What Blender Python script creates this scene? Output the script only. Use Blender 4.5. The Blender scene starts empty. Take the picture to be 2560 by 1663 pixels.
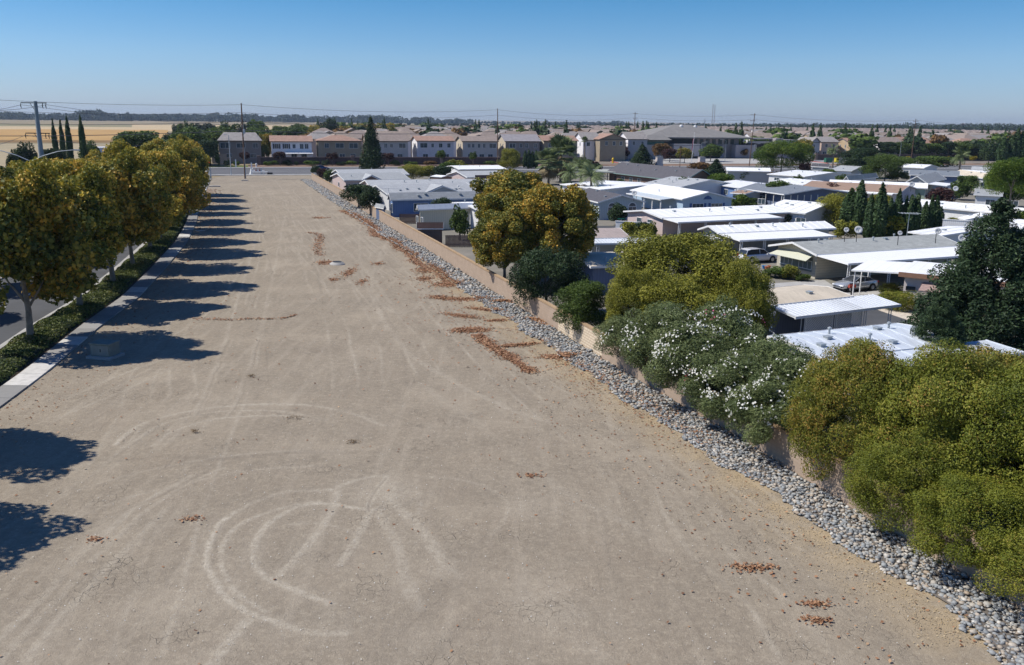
import bpy, bmesh, math, random
import numpy as np
from mathutils import Vector, Matrix
R_=math.radians
scn=bpy.context.scene; COL=scn.collection
# ---------------------------------------------------------------- camera, sky, sun
FPX=2150.; HC=16.; PITCH=math.atan(530/FPX); ROLL=R_(.69)
_fw=np.array([0,math.cos(PITCH),-math.sin(PITCH)]); _r0=np.array([1.,0,0]); _u0=np.array([0,math.sin(PITCH),math.cos(PITCH)])
_rt=_r0*math.cos(ROLL)+_u0*math.sin(ROLL); _up=_u0*math.cos(ROLL)-_r0*math.sin(ROLL)
cd=bpy.data.cameras.new('camera'); cam=bpy.data.objects.new('camera',cd); COL.objects.link(cam)
cd.sensor_width=36; cd.sensor_fit='HORIZONTAL'; cd.lens=36*FPX/2560; cd.clip_start=.5; cd.clip_end=60000
m=Matrix(((_rt[0],_up[0],-_fw[0],0),(_rt[1],_up[1],-_fw[1],0),(_rt[2],_up[2],-_fw[2],HC),(0,0,0,1)))
cam.matrix_world=m; scn.camera=cam
SUN_EL=R_(50); SUN_DIR=Vector((-math.cos(SUN_EL)*.998,math.cos(SUN_EL)*.06,math.sin(SUN_EL)))   # towards the sun
w=bpy.data.worlds.new('World'); scn.world=w; w.use_nodes=True; nt=w.node_tree; nt.nodes.clear()
sk=nt.nodes.new('ShaderNodeTexSky'); sk.sky_type='NISHITA'; sk.sun_disc=False; sk.sun_elevation=SUN_EL
sk.sun_rotation=math.atan2(SUN_DIR.x,SUN_DIR.y); sk.altitude=0; sk.air_density=1.0; sk.dust_density=.25; sk.ozone_density=2.0
bg=nt.nodes.new('ShaderNodeBackground'); bg.inputs[1].default_value=.12
wo=nt.nodes.new('ShaderNodeOutputWorld'); tc=nt.nodes.new('ShaderNodeTexCoord'); sx=nt.nodes.new('ShaderNodeSeparateXYZ'); nt.links.new(tc.outputs['Generated'],sx.inputs[0])
rp=nt.nodes.new('ShaderNodeValToRGB'); nt.links.new(sx.outputs[2],rp.inputs[0]); el=rp.color_ramp.elements      # the air is whiter low down, deeper blue above
for k,(q,c_) in enumerate([(0,(.50,.62,1.)),(.065,(.44,.63,.93)),(.127,(.25,.54,.82)),(.35,(.20,.44,.78)),(1,(.25,.5,.85))]):
    if k>1: el.new(.5)
    if k<2: el[k].position=q if k==0 else 1
for k,(q,c_) in enumerate([(0,(.50,.62,1.)),(.065,(.44,.63,.93)),(.127,(.25,.54,.82)),(.35,(.20,.44,.78)),(1,(.25,.5,.85))]): el[k].position=q; el[k].color=(*c_,1)
tint=nt.nodes.new('ShaderNodeMix'); tint.data_type='RGBA'; tint.blend_type='MULTIPLY'; tint.inputs[0].default_value=1; nt.links.new(rp.outputs[0],tint.inputs[7]); nt.links.new(sk.outputs[0],tint.inputs[6]); nt.links.new(tint.outputs[2],bg.inputs[0]); nt.links.new(bg.outputs[0],wo.inputs[0])
sl=bpy.data.lights.new('sun','SUN'); sl.energy=5.0; sl.angle=R_(.53); sl.color=(1,.95,.87)
so=bpy.data.objects.new('sun',sl); COL.objects.link(so); so.rotation_euler=SUN_DIR.to_track_quat('Z','Y').to_euler(); so.location=(-40,0,60)
scn.view_settings.view_transform='Standard'; scn.view_settings.look='None'; scn.view_settings.gamma=1; scn.view_settings.exposure=.12
scn.render.resolution_x=1024; scn.render.resolution_y=665
scn.render.engine='CYCLES'; scn.cycles.max_bounces=6; scn.cycles.diffuse_bounces=3; scn.cycles.transparent_max_bounces=4; scn.cycles.transmission_bounces=3; scn.cycles.volume_bounces=0
# ---------------------------------------------------------------- where a sight line meets the world
def _d(px,py): return _fw*FPX+_rt*(px-1280)+_up*(831.5-py)
def G(px,py,z=0.):
    d=_d(px,py); t=(HC-z)/-d[2]; return Vector((d[0]*t,d[1]*t,z))
def ray(px,py,D):
    d=_d(px,py); t=D/d[1]; return Vector((d[0]*t,D,HC+d[2]*t))
def hz(px): return 301.5+(px-1280)*.012
def Zat(px,py,D): return ray(px,py,D).z
def on_line(px,p0,dr):
    d=_d(px,360); # horizontal direction of the ray
    a=np.array([[d[0],-dr[0]],[d[1],-dr[1]]]); s=np.linalg.solve(a,np.array([p0[0],p0[1]])); return Vector((d[0]*s[0],d[1]*s[0],0))
# ---------------------------------------------------------------- materials
MATS={}
def NT(name):
    m=bpy.data.materials.new(name); m.use_nodes=True; n=m.node_tree; n.nodes.clear()
    o=n.nodes.new('ShaderNodeOutputMaterial'); b=n.nodes.new('ShaderNodeBsdfPrincipled'); n.links.new(b.outputs[0],o.inputs[0])
    return m,n,b,o
def N(n,t,**k):
    x=n.nodes.new(t)
    for a,v in k.items():
        if a.startswith('i_'):
            x.inputs[int(a[2:])].default_value=v
        else: setattr(x,a,v)
    return x
def c4(c): return (c[0],c[1],c[2],1)
def ramp(n,fac,stops):
    r=n.nodes.new('ShaderNodeValToRGB'); e=r.color_ramp.elements
    while len(e)<len(stops): e.new(.5)
    for i,(p,c) in enumerate(stops): e[i].position=p; e[i].color=c4(c)
    n.links.new(fac,r.inputs[0]); return r.outputs[0]
def mix(n,fac,a,b,bt='MIX'):
    x=n.nodes.new('ShaderNodeMix'); x.data_type='RGBA'; x.blend_type=bt
    for s,v in ((x.inputs[0],fac),(x.inputs[6],a),(x.inputs[7],b)):
        if hasattr(v,'is_linked') or hasattr(v,'links'): n.links.new(v,s)
        elif isinstance(v,(int,float)): s.default_value=v
        else: s.default_value=c4(v)
    return x.outputs[2]
def noise(n,vec,scale,detail=4,rough=.55,dist=0):
    x=n.nodes.new('ShaderNodeTexNoise'); x.inputs['Scale'].default_value=scale; x.inputs['Detail'].default_value=detail; x.inputs['Roughness'].default_value=rough; x.inputs['Distortion'].default_value=dist
    if vec is not None: n.links.new(vec,x.inputs['Vector'])
    return x.outputs['Fac']
def math_(n,op,a,b=0.,c=None,clamp=False):
    x=n.nodes.new('ShaderNodeMath'); x.operation=op; x.use_clamp=clamp
    for i,v in enumerate((a,b) if c is None else (a,b,c)):
        if hasattr(v,'links'): n.links.new(v,x.inputs[i])
        else: x.inputs[i].default_value=v
    return x.outputs[0]
def maprange(n,v,a,b,c,d):
    x=n.nodes.new('ShaderNodeMapRange'); n.links.new(v,x.inputs[0])
    for i,k in enumerate((a,b,c,d)): x.inputs[i+1].default_value=k
    return x.outputs[0]
def pos(n): return n.nodes.new('ShaderNodeNewGeometry').outputs['Position']
def mapping(n,vec,scale=(1,1,1),rot=(0,0,0)):
    x=n.nodes.new('ShaderNodeMapping'); x.inputs['Scale'].default_value=scale; x.inputs['Rotation'].default_value=rot; n.links.new(vec,x.inputs[0]); return x.outputs[0]
def bump(n,b,h,dist=.02,st=1.):
    x=n.nodes.new('ShaderNodeBump'); x.inputs['Distance'].default_value=dist; x.inputs['Strength'].default_value=st
    n.links.new(h,x.inputs['Height']); n.links.new(x.outputs[0],b.inputs['Normal'])
def pm(name,col,var=.14,scale=2.,rough=.75,metal=0.,streak=None,bmp=0.,spec=.3):
    """plain surface with soft blotches, fine grain and optional streaks"""
    if name in MATS: return MATS[name]
    m,n,b,o=NT(name); p=pos(n)
    f=noise(n,p,scale,5,.6); g=noise(n,p,scale*14,3,.6)
    d=tuple(c*(1-var*1.6) for c in col); l=tuple(min(.92,c*(1+var)) for c in col)
    c=mix(n,maprange(n,f,.3,.7,0,1),d,l); c=mix(n,maprange(n,g,.3,.7,0,.35),c,tuple(x*.8 for x in col))
    if streak:
        s=noise(n,mapping(n,p,streak),1.,3,.6); c=mix(n,maprange(n,s,.45,.75,0,.45),c,tuple(x*.62 for x in col))
    n.links.new(c,b.inputs['Base Color']); b.inputs['Roughness'].default_value=rough; b.inputs['Metallic'].default_value=metal; b.inputs['Specular IOR Level'].default_value=spec
    if bmp: bump(n,b,g,bmp)
    MATS[name]=m; return m
def brick(name,c1,c2,mort,w=.4,h=.2,ms=.02,rough=.9,axis='XZ',bmp=.01,var=.3,ang=0.):
    if name in MATS: return MATS[name]
    m,n,b,o=NT(name); tc=n.nodes.new('ShaderNodeTexCoord').outputs['Object']
    sp=n.nodes.new('ShaderNodeSeparateXYZ'); n.links.new(tc,sp.inputs[0]); cb=n.nodes.new('ShaderNodeCombineXYZ')
    ix={'X':0,'Y':1,'Z':2}
    n.links.new(sp.outputs[ix[axis[0]]],cb.inputs[0]); n.links.new(sp.outputs[ix[axis[1]]],cb.inputs[1])
    t=n.nodes.new('ShaderNodeTexBrick'); n.links.new(cb.outputs[0],t.inputs[0])
    t.inputs['Color1'].default_value=c4(c1); t.inputs['Color2'].default_value=c4(c2); t.inputs['Mortar'].default_value=c4(mort)
    t.inputs['Scale'].default_value=1; t.inputs['Mortar Size'].default_value=ms; t.inputs['Brick Width'].default_value=w; t.inputs['Row Height'].default_value=h; t.inputs['Mortar Smooth'].default_value=.3
    g=noise(n,tc,1.3,5,.65); c=mix(n,maprange(n,g,.35,.7,0,var),t.outputs[0],tuple(x*.55 for x in c1))
    n.links.new(c,b.inputs['Base Color']); b.inputs['Roughness'].default_value=rough; b.inputs['Specular IOR Level'].default_value=.2
    MATS[name]=m; return m
def leafmat(name,stops,trans=.25,rough=.6):
    """each leaf takes its own colour from a ramp: clump tone + random per leaf"""
    m,n,b,o=NT(name); geo=n.nodes.new('ShaderNodeNewGeometry'); at=N(n,'ShaderNodeAttribute',attribute_name='tone')
    f=math_(n,'MULTIPLY_ADD',geo.outputs['Random Per Island'],.55,math_(n,'MULTIPLY',at.outputs['Fac'],.45))
    oi=n.nodes.new('ShaderNodeObjectInfo'); f=math_(n,'ADD',f,maprange(n,oi.outputs['Random'],0,1,-.07,.07),0,True) if False else math_(n,'ADD',f,maprange(n,oi.outputs['Random'],0,1,-.07,.07))
    c=ramp(n,f,stops); n.links.new(c,b.inputs['Base Color']); b.inputs['Roughness'].default_value=rough; b.inputs['Specular IOR Level'].default_value=.25
    tr=n.nodes.new('ShaderNodeBsdfTranslucent'); n.links.new(c,tr.inputs[0]); ms=n.nodes.new('ShaderNodeMixShader'); ms.inputs[0].default_value=trans
    n.links.new(b.outputs[0],ms.inputs[1]); n.links.new(tr.outputs[0],ms.inputs[2]); n.links.new(ms.outputs[0],o.inputs[0])
    MATS[name]=m; return m
def glass(name='window_glass',col=(.03,.045,.055)):
    if name in MATS: return MATS[name]
    m,n,b,o=NT(name); g=noise(n,pos(n),.8,2); c=mix(n,g,col,tuple(x*2.4 for x in col)); n.links.new(c,b.inputs['Base Color'])
    b.inputs['Roughness'].default_value=.08; b.inputs['Specular IOR Level'].default_value=.6; MATS[name]=m; return m
def lamp(name,col,st):
    if name in MATS: return MATS[name]
    m,n,b,o=NT(name); b.inputs['Base Color'].default_value=c4(col); b.inputs['Emission Color'].default_value=c4(col); b.inputs['Emission Strength'].default_value=st; MATS[name]=m; return m
# ---------------------------------------------------------------- mesh building
class MB:
    def __init__(s): s.v=[]; s.f=[]
    def poly(s,pts):
        k=len(s.v); s.v+= [tuple(p) for p in pts]; s.f.append(tuple(range(k,k+len(pts)))); return s
    def box(s,c,d,rz=0.,M=None):
        k=len(s.v); cx,cy,cz=c; hx,hy,hz_=d[0]/2,d[1]/2,d[2]/2; ca,sa=math.cos(rz),math.sin(rz)
        for z in (-hz_,hz_):
            for x,y in ((-hx,-hy),(hx,-hy),(hx,hy),(-hx,hy)):
                p=(cx+x*ca-y*sa,cy+x*sa+y*ca,cz+z)
                s.v.append(tuple(M@Vector(p)) if M else p)
        s.f+=[(k,k+3,k+2,k+1),(k+4,k+5,k+6,k+7),(k,k+1,k+5,k+4),(k+1,k+2,k+6,k+5),(k+2,k+3,k+7,k+6),(k+3,k,k+4,k+7)]; return s
    def prism(s,pts,vec):
        """closed outline pts (3-d, planar) pushed by vec"""
        k=len(s.v); n=len(pts); vec=Vector(vec); s.v+=[tuple(p) for p in pts]+[tuple(Vector(p)+vec) for p in pts]
        s.f.append(tuple(range(k+n-1,k-1,-1))); s.f.append(tuple(range(k+n,k+2*n)))
        for i in range(n): j=(i+1)%n; s.f.append((k+i,k+j,k+n+j,k+n+i))
        return s
    def slab(s,q,t):
        """4 corner roof plane with thickness t downward"""
        return s.prism([tuple(p) for p in q],(0,0,-t))
    def tube(s,P,r,n=6,cap=True):
        P=[Vector(p) for p in P]; r=[r]*len(P) if isinstance(r,(int,float)) else r; k=len(s.v)
        for i,p in enumerate(P):
            t=(P[min(i+1,len(P)-1)]-P[max(i-1,0)]).normalized(); a=t.cross(Vector((0,0,1)) if abs(t.z)<.9 else Vector((1,0,0))).normalized(); b=t.cross(a)
            for j in range(n):
                q=2*math.pi*j/n; s.v.append(tuple(p+(a*math.cos(q)+b*math.sin(q))*r[i]))
        for i in range(len(P)-1):
            for j in range(n):
                l=(j+1)%n; s.f.append((k+i*n+j,k+i*n+l,k+(i+1)*n+l,k+(i+1)*n+j))
        if cap: s.f.append(tuple(k+j for j in range(n))); e=k+(len(P)-1)*n; s.f.append(tuple(e+j for j in range(n-1,-1,-1)))
        return s
    def lathe(s,prof,c=(0,0,0),n=16):
        k=len(s.v)
        for (r,z) in prof:
            for j in range(n): q=2*math.pi*j/n; s.v.append((c[0]+r*math.cos(q),c[1]+r*math.sin(q),c[2]+z))
        for i in range(len(prof)-1):
            for j in range(n): l=(j+1)%n; s.f.append((k+i*n+j,k+i*n+l,k+(i+1)*n+l,k+(i+1)*n+j))
        s.f.append(tuple(k+j for j in range(n-1,-1,-1))); e=k+(len(prof)-1)*n; s.f.append(tuple(e+j for j in range(n))); return s
    def mesh(s,name,mat,smooth=False):
        me=bpy.data.meshes.new(name); me.from_pydata(s.v,[],s.f); me.materials.append(mat); me.validate()
        bm=bmesh.new(); bm.from_mesh(me); bmesh.ops.recalc_face_normals(bm,faces=bm.faces); bm.to_mesh(me); bm.free()
        if smooth: me.polygons.foreach_set('use_smooth',[True]*len(me.polygons))
        return me
    def build(s,name,mat,parent=None,smooth=False,**k):
        return link(name,s.mesh(name,mat,smooth),parent,**k)
def link(name,me,parent=None,loc=None,rz=None,label=None,cat=None,group=None,kind=None):
    o=bpy.data.objects.new(name,me); COL.objects.link(o); o.parent=parent
    if loc is not None: o.location=loc
    if rz is not None: o.rotation_euler=(0,0,rz)
    tag(o,label,cat,group,kind); return o
def tag(o,label=None,cat=None,group=None,kind=None):
    if label: o['label']=label
    if cat: o['category']=cat
    if group: o['group']=group
    if kind: o['kind']=kind
def thing(name,label,cat,loc=(0,0,0),rz=0.,group=None):
    o=bpy.data.objects.new(name,None); COL.objects.link(o); o.location=loc; o.rotation_euler=(0,0,rz); o.empty_display_size=.3; tag(o,label,cat,group); return o
def kids(o): return [c for c in list(COL.objects) if c.parent==o]
CH={}
def dup(root,parts,loc,rz=0.,label=None,group=None,scale=None):
    r=root.copy(); COL.objects.link(r); r.location=loc; r.rotation_euler=(0,0,rz)
    if scale is not None: r.scale=scale
    if label: r['label']=label
    if group: r['group']=group
    for p in parts:
        c=p[0].copy(); COL.objects.link(c); c.parent=r
        for q in p[1]: d=q.copy(); COL.objects.link(d); d.parent=c
    return r
def quads(name,V,mat,tone=None):
    """V: (n,4,3) array of leaf quads, fast"""
    n=len(V); me=bpy.data.meshes.new(name); me.vertices.add(n*4); me.vertices.foreach_set('co',V.reshape(-1).astype('f'))
    me.loops.add(n*4); me.loops.foreach_set('vertex_index',np.arange(n*4,dtype='i')); me.polygons.add(n)
    me.polygons.foreach_set('loop_start',np.arange(0,n*4,4,dtype='i')); 
    if tone is not None:
        a=me.attributes.new('tone','FLOAT','POINT'); a.data.foreach_set('value',np.repeat(tone,4).astype('f'))
    me.materials.append(mat); me.update(calc_edges=True); return me
def unit(r,n):
    d=r.normal(size=(n,3)); return d/np.linalg.norm(d,axis=1)[:,None]
def leafquads(P,Nrm,size,r,aspect=.6,jit=.8,droop=0.):
    n=len(P); nn=Nrm+unit(r,n)*jit; nn/=np.linalg.norm(nn,axis=1)[:,None]
    a=np.cross(nn,unit(r,n)); a/=np.linalg.norm(a,axis=1)[:,None]; 
    if droop: a=a+np.array([0,0,-droop]); a-=nn*np.sum(a*nn,axis=1)[:,None]; a/=np.linalg.norm(a,axis=1)[:,None]
    b=np.cross(nn,a); s=(size*(.6+.8*r.random(n)))[:,None]
    return np.stack([P-a*s,P+b*s*aspect-a*s*.1,P+a*s,P-b*s*aspect-a*s*.1],axis=1)
def crown_pts(r,n,K,cr=.3,inner=.55,shape='ball',lump=.25,fill=.25):
    """clumped crown in the unit ball/cone: points, outward normals, clump tones"""
    if shape=='ball':
        d=unit(r,K); d[:,2]=np.where(d[:,2]<-.75,-d[:,2],d[:,2]); ph=r.random(4)*6; lum=1+.13*np.sin(d[:,0]*4+ph[0])*np.cos(d[:,1]*4+ph[1])+.10*np.sin(d[:,2]*7+ph[2]+d[:,0]*5); rad=(inner+(1-inner)*r.random(K)**.6)*(1-cr*.8)*lum; C=d*rad[:,None]
        rc=cr*(.7+.6*r.random(K))
    elif shape=='cone':
        z=r.random(K)**1.15; q=2*np.pi*r.random(K); rr=(1-z)**(.8 if cr>.3 else .62)*(.45+.55*r.random(K))*.9*(1+.12*np.sin(q*3+z*9)); C=np.stack([rr*np.cos(q),rr*np.sin(q),z*2-1],axis=1); rc=cr*(.35+.9*(1-z))
    elif shape=='column':
        z=r.random(K); q=2*np.pi*r.random(K); pr=np.minimum(1,(1-z)*1.9)**.75*(.72+.28*np.minimum(1,z*5)); rr=pr*(.5+.3*r.random(K)); C=np.stack([rr*np.cos(q),rr*np.sin(q),z*2-1],axis=1); rc=cr*(.3+pr*.7)
    elif shape=='dome':
        d=unit(r,K); d[:,2]=np.abs(d[:,2])*1.0; C=d*(1-cr*.7); C[:,2]=C[:,2]*1.75-.95; q=r.random(K)<.3; C[q,:2]*=r.random((q.sum(),1)); rc=cr*(.8+.4*r.random(K))
    p=rc**2; idx=r.choice(K,n,p=p/p.sum()); d=unit(r,n)
    rad=np.where(r.random(n)<fill,r.random(n)**.4,.82+.3*r.random(n))*rc[idx]
    P=C[idx]+d*rad[:,None]; Nn=d*.7+P*.5+np.array([0,0,.25])
    tc=r.random(K); return P,Nn,tc[idx]
CROWN={}
def crown_mesh(key,n,K,leaf,cr=.3,inner=.55,shape='ball',seed=0,sq=0,aspect=.6,jit=.8,fill=.25,droop=0.,hgold=0.,sx=1.,thin=None):
    if key in CROWN: return CROWN[key]
    r=np.random.default_rng(seed+100); P,Nn,t=crown_pts(r,n,K,cr,inner,shape,fill=fill)
    if sq: P=P*(np.linalg.norm(P,axis=1)/np.maximum((np.abs(P)**sq).sum(1)**(1/sq),1e-6))[:,None]
    V=leafquads(P,Nn,leaf,r,aspect,jit,droop)
    if sx!=1.:   # keep leaves undistorted when the crown is stretched later
        c=V.mean(axis=1,keepdims=True); V[:,:,2]=c[:,:,2]+(V[:,:,2]-c[:,:,2])/sx
    t=t*(1-hgold)+hgold*np.clip(P[:,2]*.5+.5,0,1)
    CROWN[key]=quads('crown',V,MATS['leaf_green'],np.clip(t,0,1)); return CROWN[key]
# ---------------------------------------------------------------- palettes
leafmat('leaf_green',[(0,(.03,.05,.012)),(.5,(.075,.12,.022)),(1,(.15,.21,.04))])
leafmat('leaf_autumn',[(.03,(.05,.07,.015)),(.25,(.15,.17,.028)),(.48,(.30,.275,.04)),(.70,(.52,.39,.05)),(.92,(.68,.43,.08))],.2)
leafmat('leaf_autumn_green',[(0,(.04,.06,.015)),(.33,(.12,.14,.026)),(.56,(.24,.215,.034)),(.78,(.46,.31,.042)),(.95,(.60,.34,.055))],.2)
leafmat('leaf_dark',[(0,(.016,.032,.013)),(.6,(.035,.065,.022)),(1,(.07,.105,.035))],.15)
leafmat('leaf_far',[(0,(.020,.036,.022)),(1,(.045,.07,.035))],.1)
leafmat('leaf_olive',[(0,(.05,.065,.01)),(.45,(.19,.195,.024)),(1,(.38,.35,.05))],.15)
leafmat('leaf_photinia',[(0,(.055,.075,.009)),(.45,(.145,.17,.018)),(.78,(.23,.225,.028)),(.95,(.30,.20,.045)),(1,(.34,.16,.05))],.18)
leafmat('leaf_photinia_red',[(0,(.06,.075,.010)),(.4,(.15,.17,.02)),(.65,(.24,.205,.03)),(.85,(.34,.20,.045)),(1,(.38,.17,.05))],.2)
leafmat('leaf_oleander',[(0,(.045,.07,.026)),(.5,(.12,.155,.055)),(1,(.24,.27,.11))],.2)
leafmat('leaf_redwood',[(0,(.018,.036,.016)),(.5,(.04,.072,.03)),(1,(.085,.125,.045))],.12)
leafmat('leaf_cypress',[(0,(.02,.04,.014)),(.5,(.042,.08,.026)),(1,(.08,.13,.04))],.1)
leafmat('leaf_bright',[(0,(.03,.06,.008)),(.5,(.08,.14,.015)),(1,(.18,.22,.03))],.3)
leafmat('leaf_yellow',[(0,(.15,.14,.01)),(1,(.42,.34,.02))],.3)
leafmat('leaf_brown',[(0,(.06,.04,.02)),(.5,(.16,.09,.03)),(1,(.30,.18,.06))],.2)
leafmat('leaf_plum',[(0,(.03,.016,.014)),(.6,(.07,.03,.026)),(1,(.12,.05,.04))],.2)
leafmat('petal_white',[(0,(.75,.74,.66)),(1,(.88,.87,.80))],.3)
leafmat('petal_pink',[(0,(.45,.06,.16)),(1,(.62,.12,.25))],.3)
leafmat('petal_red',[(0,(.45,.03,.05)),(1,(.6,.2,.25))],.3)
leafmat('dry_leaf',[(0,(.15,.075,.042)),(.4,(.29,.145,.078)),(.75,(.40,.23,.125)),(1,(.52,.36,.22))],.1)
leafmat('straw',[(0,(.34,.24,.12)),(1,(.52,.41,.25))],.1)
leafmat('palm',[(0,(.06,.09,.03)),(.5,(.14,.18,.07)),(1,(.26,.30,.14))],.2)
leafmat('palm_dead',[(0,(.16,.12,.06)),(1,(.34,.27,.14))],.2)
bark=pm('bark',(.23,.19,.15),.3,3,.95); barkp=pm('bark_pale',(.27,.24,.20),.3,2,.9)
white=pm('white_paint',(.78,.78,.77),.05,1.5,.45); offw=pm('off_white',(.70,.68,.62),.06,1,.5); conc=pm('concrete',(.40,.39,.37),.12,.7,.9)
def seamed(name,col,h,dk,w_=.06):
    m,n,b,o=NT(name); tc=n.nodes.new('ShaderNodeTexCoord').outputs['Object']; sp=n.nodes.new('ShaderNodeSeparateXYZ'); n.links.new(tc,sp.inputs[0]); f=math_(n,'FRACT',math_(n,'DIVIDE',sp.outputs[0],h)); l=maprange(n,f,1-w_*1.4,1-w_*.4,0,1)
    g=noise(n,tc,.5,5,.65); c=mix(n,maprange(n,g,.45,.75,0,.22),col,tuple(x*.72 for x in col)); st=noise(n,mapping(n,tc,(2.5,.3,1)),1.,4,.6); c=mix(n,maprange(n,st,.55,.8,0,.22),c,tuple(x*q for x,q in zip(col,(.7,.66,.58))))
    c=mix(n,math_(n,'MULTIPLY',l,dk),c,tuple(x*.4 for x in col)); n.links.new(c,b.inputs['Base Color']); b.inputs['Roughness'].default_value=.5; MATS[name]=m; return m
metalw=seamed('white_metal_roof',(.84,.84,.83),.9,.25); awnm=seamed('ribbed_awning',(.66,.69,.73),.42,.75,.14); metalb=pm('grey_metal_roof',(.62,.67,.73),.07,.5,.35,streak=(3,.25,1)); beige_roof=pm('beige_rolled_roof',(.56,.49,.39),.1,.4,.85,streak=(2.2,.25,1))
asph=pm('asphalt',(.115,.115,.12),.12,.35,.92); asph2=pm('street_asphalt',(.085,.087,.092),.15,.3,.92); steel=pm('galvanised_steel',(.42,.46,.48),.1,3,.4,.3); dark=pm('dark_metal',(.03,.032,.035),.1,3,.6)
wood=pm('pole_wood',(.15,.09,.06),.2,1.5,.9,streak=(6,6,.5))
GL=glass()
def shingle(name,col,var=.35):
    return brick(name,col,tuple(c*.86 for c in col),tuple(c*.6 for c in col),.9,.28,.012,.92,'XY',var=var)
# ---------------------------------------------------------------- lines of the place
SW=np.array([(-24.5,5),(-26,20),(-27.2,33),(-28.6,45.6),(-29.7,53),(-32.06,65),(-33.85,76.3),(-37.16,90.3),(-42.5,111.4),(-46.4,124.5),(-50,136),(-57.1,157),(-64.5,180.5),(-74,211),(-80.5,232)])
WL=np.array([(23.5,5),(20.6,14),(19,20),(17.5,26.1),(15.9,30.3),(13.9,36.2),(11.84,42.4),(8.6,51),(6.31,57.4),(.22,75.3),(-2.66,83.5),(-8.66,101.3),(-29.8,162.5),(-54,232.1)])
def swx(y): return np.interp(y,SW[:,1],SW[:,0])
def wlx(y): return np.interp(y,WL[:,1],WL[:,0])
E1=np.array([.962,.273]); E2=np.array([-.273,.962]); A0=np.array([-84.4,247.])      # along and across the wide road
def RD(u,v,z=0): p=A0+E1*u+E2*v; return (p[0],p[1],z)
# ---------------------------------------------------------------- ground
def vnoise(x,y,seed,scale):
    r=np.random.default_rng(seed); T=r.random((256,256)); x=x/scale; y=y/scale; xi=np.floor(x).astype(int); yi=np.floor(y).astype(int); fx=x-xi; fy=y-yi
    fx=fx*fx*(3-2*fx); fy=fy*fy*(3-2*fy); g=lambda a,b:T[a%256,b%256]
    return (g(xi,yi)*(1-fx)+g(xi+1,yi)*fx)*(1-fy)+(g(xi,yi+1)*(1-fx)+g(xi+1,yi+1)*fx)*fy
def fbm(x,y,seed,scale,o=4):
    return sum(vnoise(x,y,seed+i,scale/2**i)*.5**i for i in range(o))/(2-.5**(o-1))
def segdist(X,Y,P):
    d=np.full(X.shape,1e9)
    for (a,b) in zip(P[:-1],P[1:]):
        vx,vy=b[0]-a[0],b[1]-a[1]; L=vx*vx+vy*vy+1e-9
        t=np.clip(((X-a[0])*vx+(Y-a[1])*vy)/L,0,1); d=np.minimum(d,np.hypot(X-a[0]-t*vx,Y-a[1]-t*vy))
    return d
def smooth_line(P,n=10):
    P=[np.array((p[0],p[1])) for p in P]; out=[]
    for i in range(len(P)-1):
        p0=P[max(i-1,0)];p1=P[i];p2=P[i+1];p3=P[min(i+2,len(P)-1)]
        for k in range(n):
            t=k/n; out.append(.5*((2*p1)+(-p0+p2)*t+(2*p0-5*p1+4*p2-p3)*t*t+(-p0+3*p1-3*p2+p3)*t**3))
    out.append(P[-1]); return out
TRK=[ # (line in the lot, half width, strength)
 ([(828,1226),(719,1230),(639,1255),(576,1289),(538,1331),(513,1385),(521,1436),(572,1495),(631,1532),(719,1562),(811,1581),(862,1583)],.13,.95),
 ([(799,1255),(719,1268),(631,1297),(572,1335),(551,1385),(559,1440),(601,1486),(668,1528)],.11,.7),
 ([(916,1272),(828,1261),(744,1268),(677,1305),(639,1352),(635,1402),(668,1440),(744,1478),(828,1511)],.13,.8),
 ([(719,1314),(786,1310),(845,1318),(891,1339)],.1,.4),([(828,1226),(880,1205),(930,1192),(970,1190)],.13,.6),
 ([(967,1192),(929,1255),(925,1284),(853,1410)],.15,.7),([(845,1226),(820,1297),(744,1394),(685,1452)],.15,.65),
 ([(940,1270),(992,1360),(1009,1444),(1051,1520)],.22,.5),([(975,1240),(1059,1331),(1105,1402),(1147,1440)],.24,.55),
 ([(1038,1192),(1122,1196),(1206,1213),(1261,1247),(1273,1284),(1236,1335)],.1,.4),([(526,1663),(576,1600),(635,1537)],.2,.7),([(1040,1200),(1055,1260),(1045,1290)],.12,.4),
 ([(285,1112),(330,1075),(400,1045),(500,1025),(600,1013),(720,1012),(800,1018),(880,1035),(960,1065)],.13,.85),
 ([(300,1125),(370,1080),(440,1050),(560,1028),(700,1030),(820,1050)],.12,.55),([(480,1062),(560,1045),(700,1040),(800,1052)],.1,.7),([(380,1115),(430,1080),(500,1058)],.1,.5),
 ([(0,1325),(120,1262),(210,1220),(420,1165),(640,1133),(860,1130)],.1,.5),([(160,1308),(300,1250),(420,1220),(600,1180),(780,1165)],.1,.45),([(235,1400),(300,1335),(378,1270),(462,1211),(560,1170)],.12,.5),
 ([(0,1600),(120,1475),(250,1345),(370,1250),(480,1190)],.15,.55),([(60,1663),(190,1500),(330,1360),(420,1270)],.14,.5),([(0,1663),(60,1590),(200,1430)],.14,.45),
 ([(168,997),(311,934),(454,884)],.13,.45),([(181,1031),(378,947),(462,892)],.12,.4),([(120,1060),(250,990),(380,920)],.1,.3),
 ([(483,1039),(525,955),(563,850),(610,700),(650,560)],.13,.55),([(571,1043),(605,968),(643,850),(680,700),(712,540)],.13,.5),([(500,1030),(545,940),(580,850)],.07,.4),
 ([(1010,545),(960,620),(930,720),(1000,860),(1180,980),(1420,1075)],.2,.4),([(900,560),(905,680),(980,780),(1060,740),(1010,640)],.16,.35),
 ([(770,470),(800,560),(900,660),(980,760)],.18,.35),([(800,470),(870,560),(960,650)],.16,.3),([(1050,960),(1200,1070),(1400,1220),(1600,1330)],.25,.25),([(1320,1500),(1380,1560),(1500,1640)],.4,.35)]
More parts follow.
